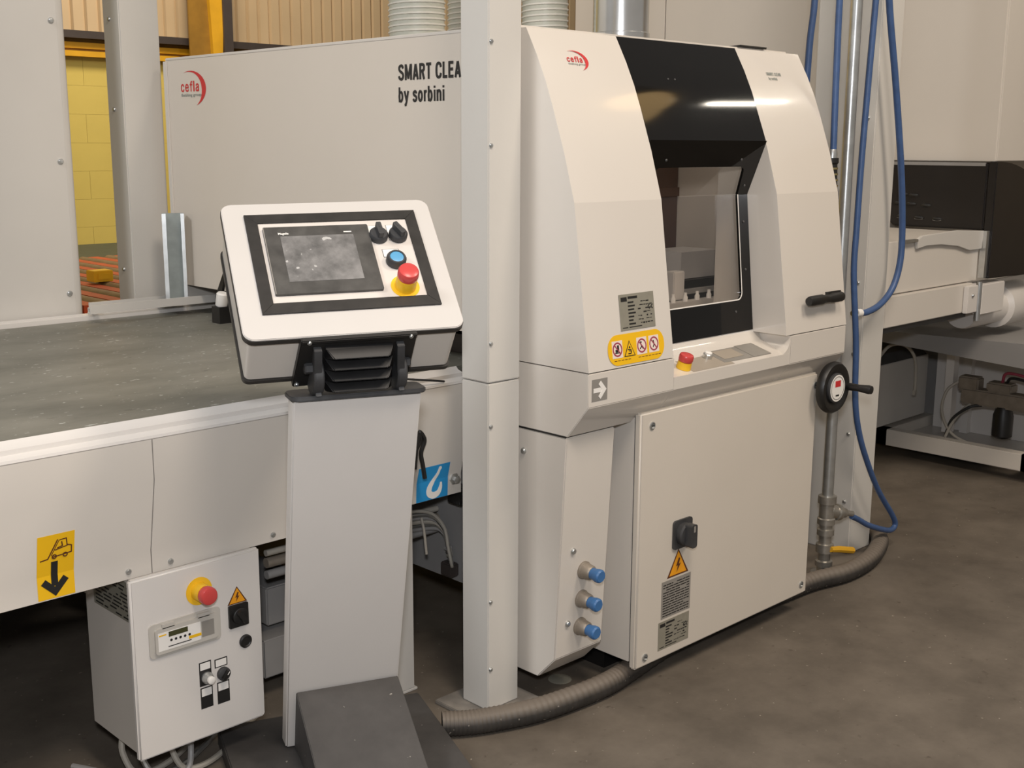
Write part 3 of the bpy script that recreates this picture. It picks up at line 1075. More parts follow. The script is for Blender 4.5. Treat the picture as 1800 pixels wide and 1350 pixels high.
# ------------------------------------------------------------------ infeed belt conveyor
cv = thing('belt_conveyor', (1.2, 3.15, 0), 'long cream belt conveyor with a worn green-grey belt, on the left', 'conveyor')
g = G()
g.box(-0.6, 2.297, 2.414, 3.932, 0.878, 0.900)
g.out('belt', 'belt', cv, bevel=0.003)
g = G()
g.box(-0.55, 2.19, 2.42, 3.92, 0.775, 0.877)
g.out('belt_bed', 'darkgrey', cv)
g = G()
g.prism([(2.36, 0.866), (2.362, 0.872), (2.385, 0.878), (2.386, 0.888), (2.405, 0.894), (2.413, 0.902), (2.413, 0.86), (2.37, 0.855)], 'x', -0.6, 2.138)
g.out('front_rail', 'white', cv)
g = G()
g.box(-0.6, 2.166, 3.935, 3.985, 0.76, 0.918)
g.out('rear_rail', 'white', cv, bevel=0.003)
g = G()
g.box(1.815, 2.30, 3.975, 3.984, 0.918, 0.955)
g.out('rear_upstand', 'grey_cream', cv)
plate = [(2.360, 0.864), (2.360, 0.772), (2.395, 0.600), (2.395, 0.545), (2.42, 0.545), (2.42, 0.549), (2.399, 0.550), (2.399, 0.602), (2.366, 0.770), (2.366, 0.860)]
for x0, x1 in ((-0.6, 1.1975), (1.2, 2.138)):
    g = G()
    g.prism(plate, 'x', x0, x1)
    g.out('front_plate', 'cream', cv, ang=20)
for x, z in ((1.142, 0.563), (1.245, 0.562), (0.35, 0.563), (1.52, 0.562)):
    screw(front(x, 2.395, z), 0.007, cv)
g = G()
g.box(1.743, 2.225, 3.815, 3.821, 0.938, 0.966)
g.box(1.743, 2.225, 3.821, 3.84, 0.938, 0.941)
for x, w_ in ((1.80, 0.02), (2.045, 0.095)):
    g.box(x, x+w_, 3.84, 3.96, 0.938, 0.941)
    g.box(x, x+w_, 3.957, 3.96, 0.9185, 0.938)
g.out('rear_guide_strip', 'grey_cream', cv, label='grey guide strip on the far rail')
# stand legs
for x0 in (1.873, -0.2):
    for y0 in (2.403, 3.80):
        g = G()
        g.box(x0, x0+0.095, y0, y0+0.09, 0.008, 0.60)
        g.box(x0-0.01, x0+0.105, y0-0.002, y0+0.10, 0.0, 0.008)
        g.out('leg', 'grey_cream', cv, bevel=0.002)
g = G()
g.box(1.66, 1.80, 2.66, 3.85, 0.20, 0.31)
g.box(1.62, 1.80, 2.62, 3.85, 0.07, 0.18)
g.out('floor_beam', 'grey', cv, bevel=0.004)
g = G()
g.box(1.873, 1.968, 2.494, 3.80, 0.5, 0.56)
g.box(-0.2, -0.105, 2.494, 3.80, 0.5, 0.56)
g.box(-0.6, 2.19, 2.66, 3.85, 0.64, 0.735)
g.out('cross_member', 'darkgrey', cv)
def wrapped(g, T, z0, name, label):
    """lay a flat label over the bend of the front plate"""
    for v in g.bm.verts:
        z = z0+v.co.y
        d = 0.035 if z < 0.600 else 0.035*(0.772-z)/0.172
        v.co.z -= d
    bmesh.ops.transform(g.bm, matrix=T, verts=g.bm.verts)
    return g.out(name, None, cv, label=label)


def cut(pts, vs):
    """insert points where a line crosses the bends"""
    out = [pts[0]]
    for a_, b_ in zip(pts, pts[1:]):
        ts = sorted(t for t in ((v-a_[1])/(b_[1]-a_[1]) if abs(b_[1]-a_[1]) > 1e-9 else -1 for v in vs) if 0.01 < t < 0.99)
        out += [(a_[0]+(b_[0]-a_[0])*t, a_[1]+(b_[1]-a_[1])*t) for t in ts]+[b_]
    return out


# forklift label wraps the recessed and lower bands
BV = (0.0504,)
g = G()
g.m('label_yellow')
for v0, v1 in ((0, 0.0504), (0.0504, 0.1405)):
    g.flat([(0, v0), (0.0775, v0), (0.0775, v1), (0, v1)])
g.m('print').stroke(cut([(0.036, 0.080), (0.036, 0.026)], BV), 0.0140, 0.0005)
g.stroke([(0.012, 0.038), (0.036, 0.014), (0.060, 0.040)], 0.0140, 0.0009)
g.m('brownprint')
k = 0.0006
g.stroke([(0.006, 0.086), (0.022, 0.088), (0.024, 0.092), (0.042, 0.128)], 0.0026, k)
g.stroke([(0.029, 0.094), (0.045, 0.126)], 0.0016, k)
g.stroke([(0.046, 0.126), (0.060, 0.127), (0.062, 0.110), (0.036, 0.105)], 0.0022, k)
g.stroke([(0.062, 0.112), (0.071, 0.109), (0.071, 0.094), (0.030, 0.090)], 0.0024, k+0.0003)
g.stroke([(0.041, 0.109), (0.052, 0.112), (0.050, 0.122)], 0.0024, k+0.0006)
for u in (0.035, 0.058):
    g.ring(u, 0.091, 0.003, 0.0055, k+0.0009, n=14)
for v in g.bm.verts:
    v.co *= 1.04
wrapped(g, front(0.938, 2.3596, 0.5476), 0.5476, 'forklift_label', 'yellow label with a forklift and a black down arrow')
# blue crane-hook label
g = G()
g.m('blue_film')
for v0, v1 in ((0, 0.054), (0.054, 0.097)):
    g.flat([(0.05*v0, v0), (0.113+0.04*v0, v0), (0.113+0.04*v1, v1), (0.05*v1, v1)])
g.m('whitefilm')
hk = [(0.080, 0.085), (0.074, 0.070), (0.060, 0.052), (0.047, 0.034), (0.046, 0.019), (0.060, 0.011), (0.077, 0.015), (0.086, 0.028), (0.089, 0.044)]
wd = [0.008, 0.010, 0.012, 0.017, 0.019, 0.019, 0.016, 0.012, 0.006]
sp = spline([(u, v, 0) for u, v in hk], 14)
ws = [wd[min(8, i//14)]+(wd[min(i//14+1, 8)]-wd[min(8, i//14)])*(i % 14)/14 for i in range(len(sp))]
g.stroke([(q.x, q.y) for q in sp], ws, 0.0010, 0.0006)
g.disc(0.081, 0.086, 0.0056, 0.0010, n=14)
wrapped(g, front(1.974, 2.3596, 0.5455), 0.5455, 'hook_label', 'blue label with a white crane hook')
g = G()
pts = spline([(1.935, 2.352, 0.70), (1.95, 2.345, 0.735), (1.945, 2.342, 0.76), (1.962, 2.342, 0.735), (1.952, 2.345, 0.70), (1.958, 2.345, 0.665), (1.966, 2.347, 0.628)], 6)
g.tube(pts, 0.006, 8)
pts = spline([(1.945, 2.342, 0.758), (1.935, 2.343, 0.71), (1.932, 2.346, 0.66)], 6)
g.tube(pts, 0.005, 8)
g.out('cable_tie_loop', 'black', label='looped black cable hanging above the blue hook label', cat='cable')
g = G(front(2.112, 2.395, 0.588))
g.lathe([(0.017, 0), (0.017, 0.004), (0.011, 0.006), (0.011, 0.016), (0.006, 0.018)], (0, 0, 0), (0, 0, 1), 6)
g.out('bolt_head', 'alu', cv)

# pipes and cables slung below the conveyor by the column
cb = thing('cable_bundle', (2.0, 2.62, 0.35), 'bundle of grey tubes and cables slung under the conveyor beside the column', 'cables')
for i in range(6):
    g = G()
    dz = i*0.013
    dy = 0.006*i
    pts = spline([(1.72, 2.52+dy, 0.485-dz), (1.98, 2.51+dy, 0.482-dz), (2.10+0.008*i, 2.50+dy, 0.470-dz), (2.150+0.005*i, 2.485+dy, 0.42-dz*0.5), (2.160+0.005*i, 2.475+dy, 0.35), (2.168+0.004*i, 2.47+dy, 0.30+0.008*i), (2.187, 2.49+dy, 0.285+0.01*i)], 6)
    g.tube(pts, 0.0065 if i % 2 else 0.005, 8)
    g.out('cable', ('cable', 'alu', 'grey')[i % 3], cb)
for z, r_, m_ in ((0.452, 0.009, 'cable'), (0.425, 0.014, 'manifold'), (0.392, 0.012, 'grey')):
    g = G()
    g.tube([(1.60, 2.56, z), (2.18, 2.55, z)], r_, 12)
    g.out('pipe', m_, cb)
g = G()
g.tube(spline([(2.055, 2.47, 0.47), (2.06, 2.465, 0.43), (2.068, 2.465, 0.36)], 5), 0.004, 8)
g.out('cable', 'cable', cb)
g = G()
g.box(2.15, 2.192, 2.41, 2.47, 0.495, 0.548)
g.out('junction_box', 'black', cb, bevel=0.004)
g = G()
g.box(2.165, 2.197, 2.47, 2.52, 0.26, 0.30)
g.out('cable_clamp', 'brownsteel', cb, bevel=0.004)

# ------------------------------------------------------------------ control box hung under the conveyor
bx = thing('control_box', (1.30, 2.47, 0.115), 'white control box with red stop button hanging under the belt conveyor', 'control box')
g = G()
g.box(1.140, 1.458, 2.389, 2.625, 0.116, 0.544)
g.out('housing', 'cream', bx, bevel=0.004)
g = G()
g.box(1.128, 1.462, 2.366, 2.384, 0.114, 0.550)
dd = g.out('door', 'white', bx, bevel=0.005, seg=3)
g = G()
g.box(1.137, 1.455, 2.384, 2.389, 0.122, 0.545)
g.out('door_seal', 'grey', bx)
F = lambda x, z: front(x, 2.366, z)
estop(F(1.297, 0.484), 1.08, dd, collar=0.026, rd=0.031)
# clear hinged cover with the relay behind it
g = G(F(1.166, 0.354))
g.m('clearplastic').flat(rrect(0, 0.181, 0, 0.081, 0.010), 0, 0.004)
g.m('clearplastic').prism(rrect(0.012, 0.170, 0.008, 0.070, 0.008), 'z', 0.004, 0.010)
g.m('clearplastic').rect(0.030, 0.060, 0.068, 0.078, 0.004, 0.006)
g.rect(0.120, 0.150, 0.068, 0.078, 0.004, 0.006)
g.m('whitefilm').rect(0.018, 0.125, 0.016, 0.060, 0.0102)
g.m('greyfilm').rect(0.128, 0.160, 0.020, 0.058, 0.0102)
g.m('olive').rect(0.044, 0.092, 0.046, 0.058, 0.0108)
g.m('print')
for i in range(5):
    g.disc(0.050+i*0.0115, 0.037, 0.0032, 0.0108, n=10)
g.rect(0.042, 0.100, 0.022, 0.024, 0.0108)
g.m('label_yellow').rect(0.094, 0.126, 0.026, 0.033, 0.0108)
g.m('label_yellow').rect(0.020, 0.038, 0.052, 0.055, 0.0108)
g.out('relay_window', None, dd, label='clear hinged cover over a small relay display')
bolt_triangle(F(1.396, 0.4265), 0.043, dd)
g = G(F(1.396, 0.398))
g.m('black').flat(rrect(-0.026, 0.026, -0.029, 0.0275, 0.003), 0, 0.006)
g.lathe([(0.020, 0.006), (0.020, 0.014), (0.017, 0.016)], (0, 0, 0), (0, 0, 1), 20)
g.prism(rrect(-0.006, 0.006, -0.018, 0.018, 0.003), 'z', 0.014, 0.026, Matrix.Rotation(0.6, 4, 'Z'))
g.out('isolator_switch', None, dd)
g = G(F(1.413, 0.326))
g.lathe([(0.0165, 0), (0.0165, 0.004), (0.013, 0.006), (0.011, 0.004)], (0, 0, 0), (0, 0, 1), 20)
g.out('door_lock', 'black', dd)


def legend(x0, z0, x1, z1, white_top):
    g = G(F(x0, z0))
    w_, h_ = x1-x0, z1-z0
    g.m('print').rect(0, w_, 0, h_)
    g.m('whitefilm').rect(0.0028, w_-0.0028, h_-white_top, h_-0.0028, 0.0004)
    return g


g = legend(1.287, 0.247, 1.319, 0.307, 0.020)
g.out('legend_plate', None, dd)
g = legend(1.328, 0.281, 1.362, 0.303, 0.0195)
g.out('legend_plate', None, dd)
g = legend(1.288, 0.190, 1.320, 0.243, 0.022)
g.out('legend_plate', None, dd)
g = legend(1.332, 0.188, 1.365, 0.243, 0.022)
g.out('legend_plate', None, dd)
g = G(F(1.306, 0.266))
g.m('zinc').lathe([(0.0145, 0), (0.0145, 0.006), (0.012, 0.010), (0.011, 0.018)], (0, 0, 0), (0, 0, 1), 20)
g.m('whitefilm').lathe([(0.0095, 0.018), (0.0095, 0.024), (0.006, 0.026)], (0, 0, 0), (0, 0, 1), 20)
g.out('push_button', None, dd)
g = G(F(1.349, 0.263))
g.m('dullblack').lathe([(0.0165, 0), (0.0165, 0.008), (0.013, 0.010)], (0, 0, 0), (0, 0, 1), 20)
g.m('black').prism(rrect(-0.004, 0.004, -0.012, 0.012, 0.002), 'z', 0.010, 0.020, Matrix.Rotation(-0.7, 4, 'Z'))
g.m('whitefilm').rect(-0.001, 0.001, 0.002, 0.011, 0.0202, T=Matrix.Rotation(-0.7, 4, 'Z'))
g.out('selector_switch', None, dd)
text_plate(side(1.1396, 2.575, 0.440), 0.185, 0.095, bx, 'plate', 9, 'data_plate', 21)
g = G()
for y in (2.60,):
    g = G()
    g.box(1.128, 1.14, y-0.015, y+0.015, 0.46, 0.556)
    g.out('hanging_bracket', 'cream', bx)
cc = thing('cable_loops', (1.22, 2.5, 0.0), 'grey cables looping out from under the white control box', 'cables')
for i, (x, y) in enumerate(((1.16, 2.52), (1.19, 2.49), (1.255, 2.46), (1.285, 2.44))):
    g = G()
    if i < 3:
        pts = spline([(x, y, 0.116), (x-0.005, y-0.01, 0.07), (x+0.02, y-0.03, 0.018), (x+0.11, y-0.02, 0.012), (x+0.30, y+0.10, 0.012)], 6)
    else:
        pts = spline([(x, y, 0.116), (x+0.01, y, 0.06), (x-0.02, y-0.02, 0.016), (x-0.10, y+0.02, 0.012), (x-0.2, y+0.2, 0.012)], 6)
    g.tube(pts, 0.0075, 8)
    g.out('cable', ('cable', 'alu', 'cable', 'grey')[i], cc)

# ------------------------------------------------------------------ operator console
PR = V((0.927, -0.375, 0)).normalized()
PB = V((0.375, 0.927, 0)).normalized()
pt = V((1.3315, 2.0045, 0.985))
pb = V((1.472, 2.296, 0.05))
PZ = 0.985
oc = thing('operator_console', (1.55, 2.25, 0), 'leaning white pedestal console with a tilted touch-screen panel, in front of the conveyor', 'console')
W = 0.2747


def pk(base, r, b, z):
    q = base+PR*r+PB*b
    return (q.x, q.y, z)


def hexa(g, lo, hi):
    v = list(lo)+list(hi)
    return g.add(v, [(3, 2, 1, 0), (4, 5, 6, 7)]+[(i, (i+1) % 4, 4+(i+1) % 4, 4+i) for i in range(4)])


g = G()
hexa(g, [pk(pb, 0, 0, 0.05), pk(pb, W, 0, 0.05), pk(pb, W, 0.05, 0.05), pk(pb, 0, 0.05, 0.05)],
     [pk(pt, 0, 0, PZ), pk(pt, W, 0, PZ), pk(pt, W, 0.05, PZ), pk(pt, 0, 0.05, PZ)])
g.out('pedestal', 'white', oc, bevel=0.004, seg=3)
g = G()
hexa(g, [pk(pb, 0.004, 0.0502, 0.05), pk(pb, W+0.012, 0.0502, 0.05), pk(pb, W+0.012, 0.064, 0.05), pk(pb, 0.004, 0.064, 0.05)],
     [pk(pt, 0.004, 0.0502, PZ-0.004), pk(pt, W+0.004, 0.0502, PZ-0.004), pk(pt, W+0.004, 0.064, PZ-0.004), pk(pt, 0.004, 0.064, PZ-0.004)])
g.out('pedestal_back', 'cream', oc)
g = G()
hexa(g, [pk(pb, -0.14, -0.75, 0.0), pk(pb, 0.395, -0.75, 0.0), pk(pb, 0.395, 0.175, 0.0), pk(pb, -0.14, 0.175, 0.0)],
     [pk(pb, -0.14, -0.75, 0.048), pk(pb, 0.395, -0.75, 0.048), pk(pb, 0.395, 0.175, 0.048), pk(pb, -0.14, 0.175, 0.048)])
g.out('base_plate', 'footgrey', oc, bevel=0.003)
# sloping dark foot cover against the pedestal
tt = 0.815
pm = pt.lerp(pb, tt)
zt = pm.z
g = G()
v = [pk(pb, 0.02, -0.34, 0.05), pk(pb, 0.272, -0.34, 0.05), pk(pb, 0.272, -0.004, 0.05), pk(pb, 0.02, -0.004, 0.05),
     pk(pm, 0.02, -0.004, zt), pk(pm, 0.272, -0.004, zt), pk(pb, 0.02, -0.34, 0.062), pk(pb, 0.272, -0.34, 0.062)]
g.add(v, [(0, 3, 2, 1), (3, 4, 5, 2), (4, 6, 7, 5), (6, 0, 1, 7), (0, 6, 4, 3), (1, 2, 5, 7)])
g.out('foot_cover', 'footgrey', oc, bevel=0.002)

# tilted panel: u right, v up the slope, w out of the face
PT = frame((1.2306, 2.0, 1.1246), (0.913, -0.408, 0.016), (0.293, 0.682, 0.671)) @ Matrix.Scale(1.0545, 4)
ph_ = G(PT)
ph_.prism(rrect(-0.001, 0.413, 0.004, 0.345, 0.012), 'z', -0.130, -0.012)
panel = ph_.out('control_panel', 'cream', oc, bevel=0.002)
g = G(PT)
g.prism(rrect(-0.010, 0.4235, -0.003, 0.353, 0.022), 'z', -0.015, -0.0055)
g.prism(rrect(-0.005, 0.417, 0.000, 0.349, 0.014), 'z', -0.139, -0.130)
g.out('edge_seal', 'trim', panel)
g = G(PT)
g.prism(rrect(-0.009, 0.4225, -0.002, 0.352, 0.022), 'z', -0.0055, 0.0)
g.out('face_plate', 'facewhite', panel, bevel=0.0015)
# black frame strips, mitred
fo = (0.0335, 0.387, 0.0565, 0.3175)
fi = (0.058, 0.3635, 0.082, 0.2935)
for q in (((fo[0], fo[2]), (fo[1], fo[2]), (fi[1], fi[2]), (fi[0], fi[2])), ((fo[1], fo[2]), (fo[1], fo[3]), (fi[1], fi[3]), (fi[1], fi[2])),
          ((fo[1], fo[3]), (fo[0], fo[3]), (fi[0], fi[3]), (fi[1], fi[3])), ((fo[0], fo[3]), (fo[0], fo[2]), (fi[0], fi[2]), (fi[0], fi[3]))):
    g = G(PT)
    g.flat(list(q), 0.0, 0.004)
    g.out('frame_strip', 'frameblack', panel, bevel=0.0004, seg=1)
g = G(PT)
g.rect(fi[0], fi[1], fi[2], fi[3], 0.0, 0.0012)
g.out('operator_plate', 'panelgrey', panel)
g = G(PT)
g.m('screenframe').flat(rrect(0.065, 0.2785, 0.1005, 0.278, 0.003), 0.0012, 0.006)
g.m('lcd').rect(0.0965, 0.2445, 0.1305, 0.2515, 0.0072, 0.0005)
g.m('whitefilm').text('Magelis', 0.0930, 0.2565, 0.0052, 0.0072, 1.0, 0.0002)
g.rect(0.226, 0.242, 0.2575, 0.2600, 0.0072)
g.m('greyfilm').stroke([(0.066, 0.102), (0.066, 0.277)], 0.0016, 0.0072)
g.out('touch_screen', None, panel, label='black framed touch screen, switched off')
for u0, v0 in ((0.2790, 0.2560), (0.3185, 0.2560)):
    g = G(PT)
    g.m('print').rect(u0-0.0008, u0+0.0318, v0-0.0208, v0+0.0220, 0.0012)
    g.m('whitefilm').rect(u0, u0+0.031, v0-0.02, v0+0.0212, 0.0016)
    g.out('legend_plate', None, panel)
g = G(PT)
g.m('print').rect(0.2967, 0.3313, 0.189, 0.211, 0.0012)
g.m('whitefilm').rect(0.2977, 0.3303, 0.190, 0.210, 0.0016)
g.out('legend_plate', None, panel)
for i, u in enumerate((0.2965, 0.3375)):
    g = G(PT @ Matrix.Translation((u, 0.2455, 0.0016)))
    g.lathe([(0.0195, 0), (0.0195, 0.010), (0.0165, 0.014), (0.015, 0.014)], (0, 0, 0), (0, 0, 1), 26)
    g.prism(rrect(-0.0055, 0.0055, -0.0155, 0.0175, 0.003), 'z', 0.012, 0.027, Matrix.Rotation((0.05, 0.45)[i], 4, 'Z'))
    g.m('greyfilm').rect(-0.001, 0.001, 0.004, 0.016, 0.0271, T=Matrix.Rotation((0.05, 0.45)[i], 4, 'Z'))
    o = g.out('selector_switch', None, panel, label='black rotary selector')
    o.data.materials.clear()
    o.data.materials.append(M['dullblack'])
g = G(PT @ Matrix.Translation((0.3185, 0.1755, 0.0016)))
g.m('dullblack').lathe([(0.0205, 0), (0.0205, 0.012), (0.0175, 0.017), (0.0145, 0.017), (0.0145, 0.014)], (0, 0, 0), (0, 0, 1), 26)
g.m('blue_cap').lathe([(0.014, 0.012), (0.014, 0.0155), (0.011, 0.0165)], (0, 0, 0), (0, 0, 1), 26)
g.out('push_button', None, panel, label='blue push button in a black ring')
estop(PT @ Matrix.Translation((0.3235, 0.1085, 0.0012)), 1.06, panel, collar=0.026)
# swivel mount: black bracket on the belly, two hinge arms and a bellows between them
g = G(PT)
g.prism([(0.090, -0.143), (0.324, -0.143), (0.322, -0.010), (0.096, -0.010)], 'y', -0.012, 0.0035, Matrix.Diagonal((1, 1, 1, 1)))
g.box(0.096, 0.322, -0.014, -0.003, -0.010, 0.0005)
br = g.out('mount_bracket', 'black', oc, bevel=0.002)
for u, w_ in ((0.112, -0.006), (0.310, -0.006), (0.098, -0.134), (0.318, -0.134)):
    screw(PT @ frame((u, -0.012, w_), (1, 0, 0), (0, 0, 1)), 0.005, br)
g = G()
pc = pt+PR*0.0
tp = [(r, b) for r, b in rrect(-0.006, W+0.012, -0.010, 0.075, 0.022)]
vv = [pk(pt, r, b, PZ) for r, b in tp]+[pk(pt, r, b, PZ+0.010) for r, b in tp]
n = len(tp)
g.add(vv, [tuple(range(n))[::-1], tuple(range(n, 2*n))]+[(i, (i+1) % n, n+(i+1) % n, n+i) for i in range(n)])
g.out('top_plate', 'dullblack', oc, bevel=0.002)
for r, uu, sg in ((0.050, 0.128, -1), (0.226, 0.290, 1)):
    A = pt+PR*r+PB*0.012
    A = V((A.x, A.y, PZ+0.050))
    Bq = PT @ V((uu, -0.014, -0.020))
    d = Bq-A
    nrm = d.cross(PR).normalized()
    g = G()
    g.lathe([(0.039, -0.011), (0.042, -0.008), (0.042, 0.008), (0.039, 0.011)], A, PR, 28)
    vs = []
    for q, ww in ((A, 0.036), (A+d*0.45, 0.022), (A+d, 0.010)):
        for sgn in (-1, 1):
            for t in (-0.008, 0.008):
                vs.append(q+nrm*ww*sgn+PR*t)
    fs = [(0, 1, 3, 2), (8, 10, 11, 9)]
    for o_ in (0, 4):
        fs += [(o_, o_+4, o_+5, o_+1), (o_+2, o_+3, o_+7, o_+6), (o_, o_+2, o_+6, o_+4), (o_+1, o_+5, o_+7, o_+3)]
    g.add(vs, fs)
    # foot of the arm on the top plate
    ft = V((A.x, A.y, PZ+0.010))
    g.prism([(-0.030, 0), (0.030, 0), (0.014, 0.04), (-0.014, 0.04)], 'z', -0.006, 0.006, frame(ft, PB, (0, 0, 1)))
    g.out('hinge_arm', 'dullblack', oc, bevel=0.001)
    g = G()
    g.lathe([(0.013, 0), (0.013, 0.016), (0.010, 0.019)], A+d*0.28+PR*0.006*sg, PR*sg, 6)
    g.out('clamp_knob', 'dullblack', oc)
A = pt+PR*0.138+PB*0.004
A = V((A.x, A.y, PZ+0.018))
Bq = PT @ V((0.209, -0.016, -0.016))
nr = 4
dd_ = (Bq-A).normalized()
nn = dd_.cross(PR).normalized()
if nn.y > 0:
    nn = -nn
stp = (Bq-A).length/nr
for i in range(nr):
    q = A+dd_*stp*(i+0.4)
    g = G()
    s_ = stp*0.46
    ends = []
    sec = [(nn*0.024), (dd_*s_*0.95+nn*0.002), (dd_*s_*0.8-nn*0.03), (-dd_*s_*0.8-nn*0.03), (-dd_*s_*0.95+nn*0.002)]
    for e_ in (-1, 1):
        for j, sv in enumerate(sec):
            ends.append(q+PR*e_*(0.072-(0.0 if j else 0.016))+sv)
    m_ = len(sec)
    g.add(ends, [tuple(range(m_))[::-1], tuple(range(m_, 2*m_))]+[(a, (a+1) % m_, m_+(a+1) % m_, m_+a) for a in range(m_)])
    g.out('bellows_fold', 'rubber', oc, bevel=0.002)

# ------------------------------------------------------------------ centre column and right post
c = thing('steel_column', (2.07, 2.2, 0), 'grey-cream square column standing in front of the machine, middle of the picture', 'column', 'grey-cream columns')
for z0, z1 in ((0.012, 0.906), (0.9085, 3.2)):
    g = G()
    g.box(2.012, 2.124, 2.148, 2.250, z0, z1)
    g.out('shaft', 'post', c, bevel=0.003)
g = G()
g.box(1.955, 2.175, 2.10, 2.30, 0.0, 0.012)
g.out('base_plate', 'dirtyplate', c, bevel=0.002)
for z in (1.745, 1.50, 1.01, 0.795, 0.32, 0.13):
    screw(front(2.020, 2.148, z), 0.006, c)
for z in (1.70, 0.99, 0.80, 0.26, 0.10):
    screw(frame((2.124, 2.17, z), (0, 1, 0), (0, 0, 1)), 0.006, c)

oc2 = thing('outfeed_conveyor', (4.3, 2.5, 0), 'cream outfeed conveyor frame with post, right of the cleaning machine', 'conveyor')
g = G()
g.box(3.866, 4.018, 2.15, 2.40, 0.0, 3.2)
g.out('post', 'post', oc2, bevel=0.004)
for z in (1.93, 1.60, 1.02, 0.76, 0.20, 0.46):
    screw(side(3.866, 2.18, z), 0.008, oc2)
g = G()
g.box(4.019, 4.735, 2.15, 2.21, 0.840, 0.957)
g.out('beam', 'cream', oc2, bevel=0.003)
g = G()
g.box(4.019, 4.80, 2.168, 2.9, 0.960, 1.158)
g.out('side_cover', 'cream', oc2, bevel=0.003)
g = G()
g.prism([(4.24, 1.155), (4.283, 1.170), (4.574, 1.178), (4.81, 1.165), (4.80, 1.092), (4.69, 1.091), (4.584, 1.114), (4.437, 1.128), (4.32, 1.130), (4.25, 1.122)], 'y', 2.155, 2.1675)
g.out('arched_lip', 'grey_cream', oc2, bevel=0.002)
g = G()
g.box(4.12, 4.24, 2.150, 2.1675, 1.150, 1.160)
g.out('bright_edge', 'alu', oc2)
g = G()
g.box(4.803, 4.828, 2.14, 2.165, 0.972, 1.165)
g.out('guide_bar', 'alu', oc2)
g = G()
g.box(4.650, 4.74, 2.128, 2.149, 0.838, 0.950)
g.box(4.780, 4.99, 2.128, 2.21, 0.822, 0.948)
g.out('bearing_plate', 'white', oc2, bevel=0.003)
screw(front(4.69, 2.128, 0.91), 0.008, oc2)
g = G()
g.lathe([(0.012, 0), (0.012, 0.16)], (4.76, 2.135, 0.80), (0, 0, 1), 10)
g.out('tension_bolt', 'zinc', oc2)
g = G()
g.prism([(2.22, 0.80), (2.9, 0.80), (2.9, 0.835), (2.22, 0.835)], 'x', 4.02, 4.84)
g.out('under_tray', 'darkgrey', oc2)
g = G()
g.lathe([(0.07, 0), (0.075, 0.02), (0.075, 0.30), (0.098, 0.31), (0.098, 0.55), (0.09, 0.58)], (4.86, 2.25, 0.815), (1, 0, 0), 28)
g.out('end_roller', 'white', oc2)

# ------------------------------------------------------------------ drying oven at the right
ov = thing('drying_oven', (5.6, 3.2, 0), 'tall cream oven with a black lower cover behind the hoses on the right', 'oven')
X2 = 4.85
for y0, y1 in ((2.152, 3.884), (3.890, 4.5)):
    g = G()
    g.box(X2, X2+0.03, y0, y1, 1.444, 3.4)
    g.out('side_panel', 'cream', ov, bevel=0.002)
g = G()
g.box(X2+0.004, 7.5, 2.145, 2.172, 1.446, 3.4)
g.out('front_panel', 'cream', ov, bevel=0.002)
g = G()
g.box(X2+0.03, 7.4, 2.62, 4.5, 0.84, 3.38)
g.out('body', 'cream', ov)
g = G()
g.prism([(2.17, 1.165), (2.57, 1.165), (2.61, 1.20), (2.615, 1.425), (2.60, 1.441), (2.17, 1.441)], 'x', X2-0.022, X2+0.02)
bc = g.out('black_cover', 'satin_black', ov, bevel=0.006, label='black louvred cover')
g = G()
g.box(X2-0.024, X2-0.018, 2.18, 2.60, 1.426, 1.440)
g.out('cover_edge_highlight', 'grey', bc)  # highlight of the bevelled top edge, put in as a grey strip
lv = None
for y, z, lit in ((2.455, 1.204, 1), (2.372, 1.202, 1), (2.535, 1.206, 1), (2.493, 1.261, 0), (2.425, 1.257, 0), (2.535, 1.302, 0), (2.485, 1.298, 0), (2.55, 1.263, 0)):
    g = G(side(X2-0.022, y, z))
    g.m('black').disc(0, 0, 0.026, 0, 0.002, n=16, ry=0.008)
    g.m('black').lathe([(0.024, 0.0), (0.022, 0.004), (0.012, 0.007), (0.0, 0.008)], (0, 0.003, 0.0), (0, 0, 1), 14, T=Matrix.Diagonal((1, 0.32, 1, 1)))
    if lit:
        g.m('greyfilm').disc(0, -0.004, 0.020, 0.002, 0.0006, n=14, ry=0.0035)
    g.out('louver', None, bc)
g = G()
cur = [(X2-0.02, 0.968), (X2-0.02, 1.444)]
for i in range(13):
    t = i/12
    cur.append((X2-0.015+0.55*t, 1.4445-0.16*t**2.2))
cur += [(5.40, 0.955)]
g.prism(cur, 'y', 2.132, 2.168)
g.out('curved_front_cover', 'satin_black', ov, bevel=0.004, label='black curved cover at the right edge')
g = G()
g.box(5.30, 5.36, 2.0, 4.4, 0.055, 0.135)
g.box(5.30, 6.6, 2.05, 2.12, 0.055, 0.135)
g.box(5.30, 6.6, 2.78, 2.86, 0.055, 0.135)
for y in (2.03, 2.95, 4.2):
    g.box(5.31, 5.35, y, y+0.04, 0.0, 0.055)
g.out('base_frame', 'cream', ov, bevel=0.003)
g = G()
g.box(5.56, 6.6, 2.12, 2.78, 0.06, 0.085)
g.box(5.36, 5.56, 2.30, 2.78, 0.06, 0.085)
g.out('drip_tray', 'grey_cream', ov)
g = G()
g.box(5.80, 7.35, 2.30, 4.40, 0.0, 0.838)
g.out('plinth', 'grey', ov)
g = G()
g.box(5.74, 5.77, 1.7, 2.76, 0.086, 0.72)
g.out('rear_sheet', 'white', ov)
g = G()
g.box(5.70, 5.739, 2.56, 2.60, 0.086, 0.66)
g.out('upright', 'white', ov)
g = G()
g.box(5.45, 5.50, 2.535, 2.575, 0.136, 0.62)
g.out('upright', 'white', ov)
g = G()
